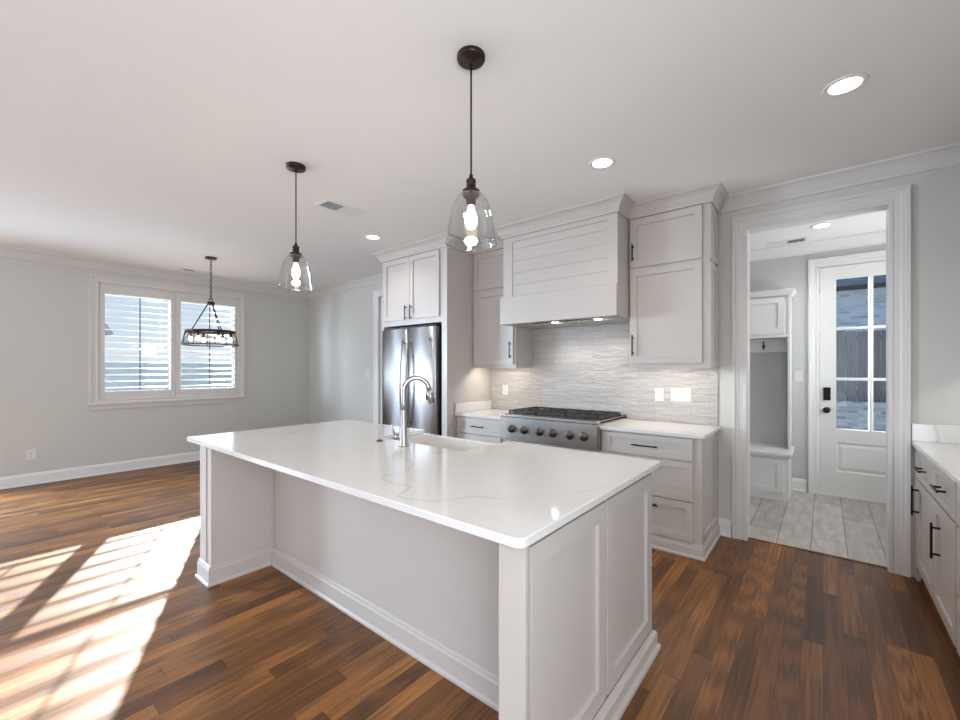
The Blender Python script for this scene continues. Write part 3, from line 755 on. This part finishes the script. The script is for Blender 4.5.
t = thing('refrigerator', 'stainless steel french door refrigerator in the white cabinet surround', 'refrigerator', (-3.68, 3.5, 0))
rx0, rx1, rf = -4.165, -3.238, 3.20; seam = -3.672
m = MB(); m.box(rx0 + .01, rx1 - .002, rf + .065, YW - .06, .06, 1.862); m.box(rx0 + .01, rx1 - .01, rf + .08, YW - .06, .0, .06); m.box(rx0 + .02, rx1 - .02, rf + .03, rf + .2, 1.862, 1.880)
obj('body', m, M['rubber'], t, label='black refrigerator case')
def fdoor(x0, x1, z0, z1):
    m = MB(); n = 10; k = len(m.v)
    for i in range(n + 1):
        x = x0 + (x1 - x0) * i / n; tt = (x - rx0) / (rx1 - rx0); y = rf - .020 * math.sin(PI * tt) + .0
        e = .010 if i in (0, n) else 0
        for (yy, zz) in ((y + e, z0), (y + e, z1), (rf + .062, z1), (rf + .062, z0)): m.vert(x, yy, zz)
    for i in range(n):
        a = k + i * 4; b = a + 4
        m.face((a, b, b + 1, a + 1), True); m.face((a + 1, b + 1, b + 2, a + 2)); m.face((a + 2, b + 2, b + 3, a + 3)); m.face((a + 3, b + 3, b, a))
    m.face((k, k + 1, k + 2, k + 3)); e = k + n * 4; m.face((e + 3, e + 2, e + 1, e))
    return m
dl = obj('door', fdoor(rx0, seam - .003, .66, 1.856), M['steel'], t); dr = obj('door', fdoor(seam + .003, rx1, .66, 1.856), M['steel'], t)
dd = obj('freezer_drawer', fdoor(rx0, rx1, .07, .650), M['steel'], t)
def bow(mb, x, z0, z1, y, d, r):
    pts = [(x, y + .02, z0 + .03), (x, y - .030, z0 + .01)]
    pts = []
    for i in range(17):
        s = i / 16; pts.append((x, y - .028 - d * math.sin(PI * s), z0 + (z1 - z0) * s))
    mb.tube(pts, r, 12)
    for z in (z0 + .03, z1 - .03): mb.tube([(x, y + .005, z), (x, y - .036, z)], r * .8, 10)
m = MB(); bow(m, seam - .048, .76, 1.725, rf - .019, .040, .0125); obj('handle', m, M['chrome'], dl)
m = MB(); bow(m, seam + .048, .76, 1.725, rf - .019, .040, .0125); obj('handle', m, M['chrome'], dr)
m = MB(FB(rf - .045)); pts = []
m.tube([(rx0 + .10 + (rx1 - rx0 - .2) * i / 12, .575, -.03 + .05 * math.sin(PI * i / 12)) for i in range(13)], .0125, 12); obj('handle', m, M['chrome'], dd)
m = MB(FB(rf - .0095)); m.cyl((-3.312, 1.718, 0), (-3.312, 1.718, .003), .019, seg=24); bdg = obj('badge', m, M['grey'], dr, label='small round maker badge')

# ------------------------------------------------------------------ island
t = thing('kitchen_island', 'large white kitchen island base with shaker end panels', 'island', (-2.0, 1.8, 0))
IX0, IX1, IB, IYB = -3.200, -.690, 1.395, 2.190
m = MB(); m.box(-3.07, -2.47, IB, IYB - .02, 0.0, .884); m.box(-1.59, IX1 - .02, IB, IYB - .02, 0.0, .884); m.box(-2.47, -1.59, IB, IYB - .02, 0, .63); m.box(-2.47, -1.59, IB, 1.79, .63, .884)
obj('body', m, M['cab'], t)
# right leg post and end panels
m = MB(); m.box(-.758, -.663, 1.015, 1.031, 0, .884, c=.002); obj('corner_post', m, M['cab'], t)
m = MB(); m.box(-.745, -.690, 1.031, IB, 0, .884); m.box(-.710, -.690, IB, IYB, .0, .884); obj('end_wall', m, M['cab'], t)
for (a, b) in ((1.056, 1.610), (1.628, 2.186)):
    m = MB(FE(-.690)); m.shaker(a, b, .085, .868, 0, t=.022, st=.068, su=.068, rec=.015); obj('end_panel', m, M['cab'], t)
# left end
m = MB(); m.box(-3.235, -3.062, 1.0, IB + .02, 0, .884); m.box(-3.240, -3.220, .998, IYB, 0, .884); obj('end_wall', m, M['cab'], t)
m = MB(FE(-3.062)); m.box(1.0, 1.012, .12, .884, 0, .004); m.box(IB - .012, IB, .12, .884, 0, .012, c=.003); m.setb(FB(.998)); m.box(-3.240, -3.130, .12, .884, 0, .004); obj('corner_bead', m, M['cab'], t)
BP = base_prof(.125, .016)
EP = [(0, 0), (.042, 0), (.042, .018), (.038, .024), (.026, .024), (.026, .070), (.020, .080), (0, .082)]
m = MB(); m.sweep([(-.668, IYB), (-.668, 1.078)], EP)
m.sweep([(-.745, IB), (-3.062, IB), (-3.062, .998), (-3.240, .998), (-3.240, IYB)], BP)
obj('base_moulding', m, M['cab'], t)
for k in range(4):
    a = -3.05 + k * .59; b = a + .58
    if k in (1, 2): continue
    m = MB(((0, IYB - .02, 0), (1, 0, 0), (0, 0, 1), (0, 1, 0))); m.shaker(a, b, .12, .87, 0); obj('door', m, M['cab'], t)

# island top with apron sink cut-out
SX0, SX1, SY = -2.440, -1.622, 1.832
TX0, TX1, TY0, TY1 = -3.485, -.655, .985, 2.295
def rounded(pts, rad):
    out = []
    for i, p in enumerate(pts):
        r = rad[i]; p = Vector(p); a = Vector(pts[i - 1]); b = Vector(pts[(i + 1) % len(pts)])
        if r <= 0: out.append(p); continue
        da = (a - p).normalized(); db = (b - p).normalized(); p0 = p + da * r; p1 = p + db * r
        for k in range(7):
            s = k / 6; out.append(p0 * (1 - s) ** 2 + p * 2 * s * (1 - s) + p1 * s * s)
    return out
def poly_slab(pts, z0, z1, c=.003):
    m = MB(); n = len(pts)
    ctr_in = []
    for i in range(n):
        d0 = (pts[i] - pts[i - 1]).normalized(); d1 = (pts[(i + 1) % n] - pts[i]).normalized()
        q = Vector((-d0.y, d0.x)) + Vector((-d1.y, d1.x)); q = q / max(.3, q.dot(Vector((-d0.y, d0.x)))); ctr_in.append(pts[i] + q * c)
    L = [[m.vert(p.x, p.y, z0) for p in ctr_in], [m.vert(p.x, p.y, z0 + c) for p in pts], [m.vert(p.x, p.y, z1 - c) for p in pts], [m.vert(p.x, p.y, z1) for p in ctr_in]]
    for a, b in zip(L, L[1:]):
        for i in range(n):
            j = (i + 1) % n; m.face((a[i], a[j], b[j], b[i]))
    m.face(tuple(L[0][::-1])); m.face(tuple(L[3]))
    return m
pts = rounded([(TX0, TY0), (TX1, TY0), (TX1, TY1), (SX1, TY1), (SX1, SY), (SX0, SY), (SX0, TY1), (TX0, TY1)], [.012, .035, .012, .006, .012, .012, .006, .012])
top_obj(poly_slab(pts, .884, .914), (-2.08, 1.64, .884), 'large white veined quartz top of the kitchen island', 'island_countertop')
t = thing('farmhouse_sink', 'white apron front sink set into the island counter', 'sink', (-2.03, 2.07, .66))
m = MB(); a0, a1, b0, b1, zt, zb = SX0 - .012, SX1 + .012, SY - .02, 2.320, .882, .660
m.ring([(a0, a1, b0, b1, zb), (a0, a1, b0, b1, zt - .004), (a0 + .004, a1 - .004, b0 + .004, b1 - .004, zt), (a0 + .022, a1 - .022, b0 + .022, b1 - .028, zt), (a0 + .027, a1 - .027, b0 + .027, b1 - .033, zt - .006),
        (a0 + .035, a1 - .035, b0 + .035, b1 - .041, zb + .03), (a0 + .06, a1 - .06, b0 + .06, b1 - .066, zb + .018)])
obj('basin', m, M['sink'], t)
m = MB(); m.lathe([(.045, zb + .0182), (.045, zb + .021), (.03, zb + .020), (.0005, zb + .019)], (-2.03, 2.06, 0), 24); obj('drain', m, M['chrome'], t)

# faucet
fx, fy = -2.021, 1.722
t = thing('kitchen_faucet', 'tall brushed nickel gooseneck faucet behind the island sink', 'faucet', (fx, fy, .914))
m = MB(); m.lathe([(.0005, .914), (.029, .914), (.029, .920), (.0255, .930), (.0225, .97), (.0200, 1.03), (.0180, 1.09), (.0172, 1.14)], (fx, fy, 0), 24); obj('base', m, M['chrome'], t)
m = MB(); dv = Vector((.62, .78)).normalized(); pts = [(fx, fy, 1.13)]; R = .078; zc = 1.352 - R - .013
pts += [(fx, fy, 1.18), (fx, fy, zc)]
for i in range(1, 17):
    a = PI * i / 16 * .92; s = R - R * math.cos(a); pts.append((fx + dv.x * s, fy + dv.y * s, zc + R * math.sin(a)))
lx = pts[-1]; a = PI * .92; tg = (math.sin(a), math.cos(a))
pts.append((lx[0] + dv.x * .012 * tg[0], lx[1] + dv.y * .012 * tg[0], lx[2] + .012 * tg[1]))
m.tube(pts, .0160, 16); obj('spout', m, M['chrome'], t)
p = pts[-1]; q = (p[0] + dv.x * .018, p[1] + dv.y * .018, p[2] - .085)
m = MB(); m.cyl(p, q, .0172, .0225, 18); m.cyl(q, (q[0] + .001, q[1] + .001, q[2] - .007), .0215, .019, 18); sh = obj('spray_head', m, M['chrome'], t)
m = MB(); mid = Vector(p) * .45 + Vector(q) * .55; m.box(mid.x - dv.x * .022 - .005, mid.x - dv.x * .022 + .005, mid.y - dv.y * .022 - .005, mid.y - dv.y * .022 + .005, mid.z - .022, mid.z + .022, c=.002)
obj('spray_button', m, M['black'], sh)
m = MB(); hx, hy = fx - .052, fy - .02; m.cyl((fx - .008, fy - .003, .972), (hx, hy, .972), .0165, .0165, 16); m.lathe([(.0005, -.019), (.019, -.018), (.021, 0), (.019, .018), (.0005, .019)], (hx, hy, .972), 16)
m.tube([(hx - .004, hy, .975), (hx - .020, hy - .008, 1.025), (hx - .024, hy - .010, 1.075)], [.0075, .006, .005], 10); obj('handle', m, M['chrome'], t)
m = MB(); m.lathe([(.0005, .914), (.024, .914), (.024, .917), (.018, .9195), (.017, .924), (.0005, .925)], (-2.285, 1.740, 0), 20)
obj('air_switch_button', m, M['knob'], loc=(-2.285, 1.740, .914), label='small round dark button on the island beside the faucet', cat='button')

# ------------------------------------------------------------------ pendants
px, py = -1.233, 1.445
t = thing('pendant_light', 'nearer glass bell pendant light hanging over the right part of the island', 'pendant light', (px, py, 1.97), 'glass pendant lights over the island')
m = MB(); m.lathe([(.0005, CZ), (.064, CZ), (.064, CZ - .012), (.060, CZ - .022), (.012, CZ - .025), (.010, CZ - .04), (.0005, CZ - .042)], (px, py, 0), 32); obj('canopy', m, M['bronze'], t)
m = MB(); m.tube([(px, py, CZ - .04), (px, py, 2.26)], .0042, 8); obj('cord', m, M['black'], t)
m = MB(); m.lathe([(.0005, 2.275), (.008, 2.272), (.010, 2.255), (.021, 2.250), (.023, 2.238), (.019, 2.232), (.022, 2.225), (.022, 2.205), (.040, 2.200), (.043, 2.186), (.036, 2.182), (.036, 2.172), (.022, 2.170), (.020, 2.135), (.0005, 2.133)], (px, py, 0), 28); obj('socket', m, M['bronze'], t)
m = MB(); pr = [(.034, 2.190), (.048, 2.186), (.062, 2.172), (.078, 2.145), (.090, 2.11), (.0985, 2.07), (.105, 2.03), (.110, 1.99), (.1165, 1.965), (.1175, 1.958)]
th = .0028; inn = [(r - th, z) for r, z in pr][::-1]; m.lathe(pr + inn, (px, py, 0), 48, closed=True); obj('glass_shade', m, M['shade'], t)
m = MB(); m.lathe([(.012, 2.134), (.014, 2.120), (.026, 2.088), (.029, 2.068), (.026, 2.046), (.015, 2.030), (.0005, 2.026)], (px, py, 0), 20); obj('bulb', m, M['bulb'], t, label='glowing filament bulb')
copy_tree(t, (-2.848, 1.456, 1.97), 'farther glass bell pendant light over the left part of the island')
for (x, y) in ((px, py), (-2.848, 1.456)): lamp('pendant_glow', 'POINT', (x, y, 2.0), 5, (1.0, .84, .66), .03)

# ------------------------------------------------------------------ chandelier
cx, cy = -6.03, 1.97; ra, rb, za, zb = .268, .308, 1.868, 1.690
t = thing('chandelier', 'round dark metal chandelier with glass panels hanging before the window', 'chandelier', (cx, cy, zb))
m = MB(); m.lathe([(.0005, CZ), (.065, CZ), (.065, CZ - .018), (.055, CZ - .024), (.0005, CZ - .024)], (cx, cy, 0), 28); obj('canopy', m, M['bronze'], t)
m = MB(); z = CZ - .022; k = 0
while z > 2.30:
    ring = []
    for i in range(14):
        a = 2 * PI * i / 14; u, v = .011 * math.cos(a), .021 * math.sin(a)
        ring.append((cx + (u if k % 2 else 0), cy + (0 if k % 2 else u), z - .019 + v))
    m.tube(ring, .0035, 6, closed=True); z -= .034; k += 1
obj('chain', m, M['bronze'], t)
m = MB(); m.tube([(cx + .024 * math.cos(2 * PI * i / 16) * .77, cy + .024 * math.cos(2 * PI * i / 16) * .63, 2.272 + .024 * math.sin(2 * PI * i / 16)) for i in range(16)], .004, 6, closed=True)
m.lathe([(.0005, 2.250), (.016, 2.250), (.040, 2.245), (.044, 2.225), (.036, 2.205), (.0005, 2.203)], (cx, cy, 0), 24); obj('hub', m, M['bronze'], t)
camdir = math.atan2(-cy, -cx)
for k in range(3):
    a = camdir + math.radians((-100, 32, 152)[k])
    m = MB(); m.tube([(cx + .03 * math.cos(a), cy + .03 * math.sin(a), 2.222), (cx + (ra - .06) * math.cos(a), cy + (ra - .06) * math.sin(a), za + .012)], .0075, 8); obj('support_rod', m, M['bronze'], t)
m = MB(); m.lathe([(ra - .075, za + .012), (ra + .004, za + .012), (ra + .008, za), (ra + .004, za - .018), (ra - .075, za - .012)], (cx, cy, 0), 48, closed=True); obj('top_ring', m, M['bronze'], t)
m = MB(); m.lathe([(rb - .006, zb), (rb + .006, zb), (rb + .006, zb + .012), (rb - .006, zb + .012)], (cx, cy, 0), 48, closed=True); obj('bottom_ring', m, M['bronze'], t)
for k in range(8):
    a = camdir + math.radians(45 * k + 8)
    m = MB(); m.tube([(cx + ra * math.cos(a), cy + ra * math.sin(a), za), (cx + rb * math.cos(a), cy + rb * math.sin(a), zb + .006)], .0055, 6); obj('rib', m, M['bronze'], t)
m = MB(); m.lathe([(ra - .002, za - .012), (rb - .008, zb + .012), (rb - .011, zb + .012), (ra - .005, za - .012)], (cx, cy, 0), 48, closed=True); obj('glass_panels', m, M['shade'], t)
for k in range(6):
    a = camdir + math.radians(60 * k + 22); x, y = cx + (ra - .055) * math.cos(a), cy + (ra - .055) * math.sin(a)
    m = MB(); m.cyl((x, y, za - .008), (x, y, za - .068), .019, .016, 14); s = obj('socket', m, M['bronze'], t)
    m = MB(); m.lathe([(.010, za - .066), (.024, za - .095), (.024, za - .108), (.014, za - .128), (.0005, za - .132)], (x, y, 0), 14); obj('bulb', m, M['bulb2'], s, label='glowing bulb')
lamp('chandelier_glow', 'POINT', (cx, cy, zb + .04), 6, (1.0, .84, .66), .12)

# ------------------------------------------------------------------ recessed lights, vents
def downlight(x, y, label):
    t = thing('recessed_light', label, 'ceiling light', (x, y, CZ), 'recessed ceiling lights')
    m = MB(); m.lathe([(.064, CZ - .001), (.066, CZ - .006), (.086, CZ - .006), (.090, CZ - .001)], (x, y, 0), 36, closed=True); obj('trim_ring', m, M['white'], t)
    m = MB(); m.lathe([(.0005, CZ - .0035), (.065, CZ - .0035), (.065, CZ - .001), (.0005, CZ - .001)], (x, y, 0), 36); obj('lens', m, M['led'], t, label='lit white lens')
    return t
RL = [(.084, 2.772), (-1.175, 2.762), (-3.743, 2.765)]
lab = ['rightmost recessed light of the kitchen ceiling, looking largest', 'recessed ceiling light in front of the range hood', 'recessed ceiling light in front of the fridge cabinet']
d0 = downlight(*RL[0], lab[0])
for p_, l_ in zip(RL[1:], lab[1:]): copy_tree(d0, (*p_, CZ), l_)
copy_tree(d0, (-.01, 5.34, CZ), 'recessed ceiling light in the mudroom beyond the doorway')
for (x, y) in RL + [(.084, .45), (-1.175, .45)]: lamp('downlight', 'SPOT', (x, y, CZ - .02), 17, (1.0, .96, .91), .06, aim=(0, 0, -1), spot=2.5)  # the last two spots are added fill, without fixtures
lamp('downlight_mudroom', 'SPOT', (-.01, 5.34, CZ - .02), 15, (1.0, .97, .94), .06, aim=(0, 0, -1), spot=2.6)

def vent(x0, x1, y0, y1, label, along, dark_half, grp='white ceiling vents'):
    t = thing('ceiling_vent', label, 'vent', ((x0 + x1) / 2, (y0 + y1) / 2, CZ), grp)
    m = MB(); zt = CZ - .006
    b = .025
    m.box(x0, x0 + b, y0, y1, zt, CZ - .0005); m.box(x1 - b, x1, y0, y1, zt, CZ - .0005); m.box(x0 + b, x1 - b, y0, y0 + b, zt, CZ - .0005); m.box(x0 + b, x1 - b, y1 - b, y1, zt, CZ - .0005)
    xm, ym = (x0 + x1) / 2, (y0 + y1) / 2
    if along == 'y': m.box(x0 + b, x1 - b, ym - .005, ym + .005, zt, CZ - .0005)
    else: m.box(xm - .005, xm + .005, y0 + b, y1 - b, zt, CZ - .0005)
    obj('frame', m, M['white'], t)
    m = MB(); m.box(x0 + b, x1 - b, y0 + b, y1 - b, CZ - .0025, CZ - .0005); obj('duct', m, M['shadowgap'], t, label='dark duct opening')
    m = MB(); L = 8
    for half in (0, 1):
        tilt = (.008 if half == dark_half else .0)
        for i in range(L):
            if along == 'y':
                a, c = (y0 + b, ym - .006) if half == 0 else (ym + .006, y1 - b); s = a + (c - a) * (i + .5) / L; w_ = (c - a) / L * (.10 if half == dark_half else .44)
                m.box(x0 + b, x1 - b, s - w_, s + w_, CZ - .0055, CZ - .003)
            else:
                a, c = (x0 + b, xm - .006) if half == 0 else (xm + .006, x1 - b); s = a + (c - a) * (i + .5) / L; w_ = (c - a) / L * (.10 if half == dark_half else .44)
                m.box(s - w_, s + w_, y0 + b, y1 - b, CZ - .0055, CZ - .003)
    obj('blades', m, M['white'], t)
vent(-3.395, -3.195, 1.90, 2.285, 'white ceiling vent above the island near the farther pendant', 'y', 0)
vent(-7.10, -6.95, 1.92, 2.28, 'thin white ceiling vent close to the window wall', 'y', 0)
vent(-.50, -.13, 5.70, 5.89, 'white ceiling vent in the mudroom above the bench', 'x', 1)

# ------------------------------------------------------------------ outlets and switches
def plate(name, label, cat, basis, u, v, w_, h_, gang, kind, grp=None):
    b = MB(basis); o = b.P(u, v, 0)
    t = thing(name, label, cat, o, grp)
    m = MB(basis); m.box(u - w_ / 2, u + w_ / 2, v - h_ / 2, v + h_ / 2, 0.0005, .006, c=.002); p = obj('plate', m, M['plate'], t)
    for g in range(gang):
        uu = u + (g - (gang - 1) / 2) * .046
        if kind == 'switch':
            m = MB(basis); m.box(uu - .0165, uu + .0165, v - .033, v + .033, .005, .009, c=.0015); obj('rocker', m, M['plate'], t)
        else:
            for s in (-1, 1):
                m = MB(basis); m.box(uu - .017, uu + .017, v + s * .02 - .014, v + s * .02 + .014, .005, .0078, c=.002); r = obj('socket', m, M['plate'], t)
                m = MB(basis); m.box(uu - .008, uu - .0055, v + s * .02 - .004, v + s * .02 + .006, .0075, .0081); m.box(uu + .0055, uu + .008, v + s * .02 - .004, v + s * .02 + .006, .0075, .0081); m.cyl((uu, v + s * .02 - .009, .0074), (uu, v + s * .02 - .009, .0081), .0022, seg=8)
                obj('slots', m, M['shadowgap'], r)
    return t
plate('wall_outlet', 'white outlet low on the left wall below the window', 'outlet', FE(XL), .493, .365, .078, .122, 1, 'outlet')
plate('wall_outlet', 'white outlet on the tile backsplash left of the three-gang switch', 'outlet', FB(YW - .012), -1.160, 1.158, .074, .118, 1, 'outlet')
plate('light_switch', 'wide white three-gang switch on the tile backsplash', 'switch', FB(YW - .012), -.978, 1.163, .165, .118, 3, 'switch')
plate('wall_outlet', 'white outlet on the tile backsplash left of the rangetop', 'outlet', FB(YW - .012), -2.890, 1.147, .074, .118, 1, 'outlet')
plate('light_switch', 'white switch on the grey wall left of the fridge', 'switch', FB(YW), -5.57, 1.325, .13, .125, 2, 'switch')
plate('light_switch', 'white switch in the mudroom between the bench cabinet and the back door', 'switch', FB(MY1), -.214, 1.308, .075, .122, 1, 'switch')

# ------------------------------------------------------------------ right-hand run
RF = .495
t = thing('base_cabinet', 'white base cabinet by the doorway with two drawers over two doors', 'cabinet', (.8, 3.45, 0))
m = MB(); m.box(RF, XR - .002, 2.898, YW - .002, .09, .884); m.box(RF + .07, XR - .002, 2.898, YW - .002, 0, .09); m.box(RF - .02, RF, 3.960, YW - .002, .0, .884); obj('body', m, M['cab'], t)
for (a, b, hy_) in ((2.915, 3.415, 2.99), (3.425, 3.95, 3.87)):
    front('drawer', t, FW(RF), a, b, .682, .872, ((a + b) / 2, .777, .16, 'u'), st=.04, su=.055)
front('door', t, FW(RF), 3.425, 3.95, .098, .668, (3.865, .545, .19, 'v')); front('door', t, FW(RF), 2.915, 3.415, .098, .668, (3.240 - .05 + .05, .485, .19, 'v'))
t = thing('base_cabinet', 'white three-drawer base cabinet at the right edge of the photo', 'cabinet', (.8, 2.5, 0))
m = MB(); m.box(RF, XR - .002, 2.05, 2.894, .09, .884); m.box(RF + .07, XR - .002, 2.05, 2.894, 0, .09); obj('body', m, M['cab'], t)
for (a, b) in ((.682, .872), (.360, .668), (.098, .346)): front('drawer', t, FW(RF), 2.07, 2.880, a, b, (2.475, (a + b) / 2, .2, 'u'), st=.05, su=.055)
m = slab(.457, XR - .002, 2.05, YW - .002); m.box(.457, XR - .002, YW - .022, YW - .002, .914, 1.030, c=.003)
top_obj(m, (.78, 3.0, .884), 'white quartz countertop on the right with short backsplash by the doorway')
t = thing('upper_cabinet', 'white upper cabinet on the right wall above the counter', 'cabinet', (.94, 3.0, 1.4))
m = MB(); m.box(.775, XR - .002, 2.05, YW - .002, 1.45, 2.69); m.box(.775, .795, 2.05, YW - .002, 1.405, 1.45); obj('body', m, M['cab'], t)
for k in range(4): front('door', t, FW(.775), 2.06 + k * .487, 2.54 + k * .487, 1.46, 2.68)
lamp('under_cabinet_light_right', 'AREA', (.86, 3.1, 1.445), 3, (1.0, .94, .86), .03, 1.6, aim=(0, 0, -1))

# ------------------------------------------------------------------ mudroom bench
t = thing('mudroom_bench', 'white built-in mudroom bench with upper cabinet and coat hook', 'hall tree', (-.95, 5.7, 0))
BX = -.280; BL = -1.62
m = MB(); m.box(BL, BX, 5.435, MY1 - .002, .0, .468); m.setb(FB(5.435)); obj('bench_base', m, M['white'], t)
for (a, b) in ((-.905, -.325), (-1.57, -.945)):
    m = MB(FB(5.435)); m.shaker(a, b, .085, .435, 0, t=.018, st=.055, rec=.010); obj('bench_panel', m, M['white'], t)
m = MB(); m.box(BL, BX + .028, 5.395, MY1 - .002, .474, .512, c=.006); m.box(BL, BX + .016, 5.412, MY1 - .002, .452, .474, c=.006); obj('bench_seat', m, M['white'], t)
m = MB(); m.box(BX - .022, BX, 5.72, MY1 - .002, .512, 2.225); obj('side_panel', m, M['white'], t)
m = MB(); m.box(BL, BX - .022, MY1 - .02, MY1 - .002, .512, 1.80); obj('back_panel', m, M['wall_white'], t)
m = MB(); m.box(BL, BX - .022, MY1 - .042, MY1 - .02, 1.590, 1.745, c=.003); obj('hook_rail', m, M['white'], t)
m = MB(); m.box(BL, BX - .022, 5.735, MY1 - .002, 1.770, 2.225); m.box(BL, BX - .022, 5.72, MY1 - .002, 1.745, 1.770, c=.003); obj('upper_cabinet_body', m, M['white'], t)
for (a, b) in ((-.905, -.330), (-1.57, -.925)):
    m = MB(FB(5.735)); m.shaker(a, b, 1.79, 2.19, 0, st=.06); obj('door', m, M['white'], t)
m = MB(); m.sweep([(BX, MY1 - .002), (BX, 5.715), (BL, 5.715)], [(0, 2.210), (.012, 2.210), (.016, 2.222), (.030, 2.245), (.040, 2.258), (.040, 2.272), (0, 2.272)]); m.box(BL, BX, 5.715, MY1 - .002, 2.225, 2.268)
obj('crown_moulding', m, M['white'], t)
for hxx in (-.545, -1.0, -1.4):
    m = MB(FB(MY1 - .042)); m.cyl((hxx, 1.660, 0), (hxx, 1.660, .006), .016, seg=16); m.tube([(hxx, 1.668, .004), (hxx, 1.680, .035), (hxx, 1.705, .050)], .006, 8)
    m.tube([(hxx, 1.650, .004), (hxx, 1.628, .022), (hxx, 1.622, .042), (hxx, 1.640, .056)], .006, 8); m.lathe([(.0005, -.009), (.009, 0), (.0005, .009)], (hxx, 1.707, .05), 10)
    obj('coat_hook', m, M['black'], t, label='black coat hook')

# ------------------------------------------------------------------ outside
struct('ground', bx(-70, 60, -50, 60, -.40, -.30), M['grass'])
t = thing('neighbor_house', 'pale brick house with blue-grey eave seen through the back door', 'house', (1, 12.6, -.3))
m = MB(); m.box(-8, 10, 12.0, 18, -.3, 3.08); obj('brick_wall', m, M['brick'], t)
m = MB(); m.box(-8.4, 10.4, 11.45, 18.4, 3.08, 3.17); obj('soffit', m, M['soffit'], t)
m = MB(); m.box(-8.4, 10.4, 11.42, 11.46, 3.10, 3.30); k = [m.vert(*p_) for p_ in ((-8.4, 11.42, 3.30), (10.4, 11.42, 3.30), (10.4, 15, 4.9), (-8.4, 15, 4.9), (-8.4, 18.4, 3.30), (10.4, 18.4, 3.30))]
m.face((k[0], k[1], k[2], k[3])); m.face((k[3], k[2], k[5], k[4])); m.face((k[0], k[3], k[4])); m.face((k[1], k[5], k[2])); m.face((k[0], k[4], k[5], k[1])); obj('roof', m, M['roofing'], t)
t = thing('wood_fence', 'weathered grey board fence behind the back door', 'fence', (1, 9.3, -.3))
m = MB()
for i in range(56):
    x = -3 + i * .143; m.box(x, x + .138, 9.25, 9.27, -.3, 2.02 + random.uniform(-.015, .015))
obj('boards', m, M['fence'], t)
m = MB()
for z in (.95, 1.85): m.box(-3, 5, 9.27, 9.31, z, z + .09)
obj('rail', m, M['fence'], t)
m = MB(); m.box(-3, 5, 8.75, 9.0, -.3, .80); m2 = m; t = thing('garden_wall', 'low grey brick garden wall in front of the fence', 'wall', (1, 8.9, -.3)); obj('brickwork', m, M['brick2'], t)
m = MB(); m.box(-3, 5, 8.70, 9.05, .80, .87); obj('cap', m, M['brick2'], t)
# beyond the left window
t = thing('neighbor_garage', 'pale house with grey gable roof outside the left window', 'house', (-19, 1.5, -.3))
m = MB(); m.box(-25, -18, -8.0, 2.7, -.3, 2.5); obj('walls', m, M['brick3'], t)
m = MB(); k = [m.vert(*p_) for p_ in ((-17.6, -8.4, 2.5), (-17.6, 3.0, 2.5), (-21.5, 2.6, 4.6), (-21.5, -8.4, 4.6), (-25.4, -8.4, 2.5), (-25.4, 3.0, 2.5))]
m.face((k[0], k[1], k[2], k[3])); m.face((k[3], k[2], k[5], k[4])); m.face((k[0], k[3], k[4])); m.face((k[1], k[5], k[2])); m.face((k[0], k[4], k[5], k[1])); obj('roof', m, M['shingle'], t)
t = thing('board_fence', 'grey board fence outside the left window', 'fence', (-13, 3.5, -.3))
m = MB()
for i in range(90):
    y = -3 + i * .152; m.box(-13.02, -13.0, y, y + .147, -.3, 1.55)
obj('boards', m, M['siding'], t)
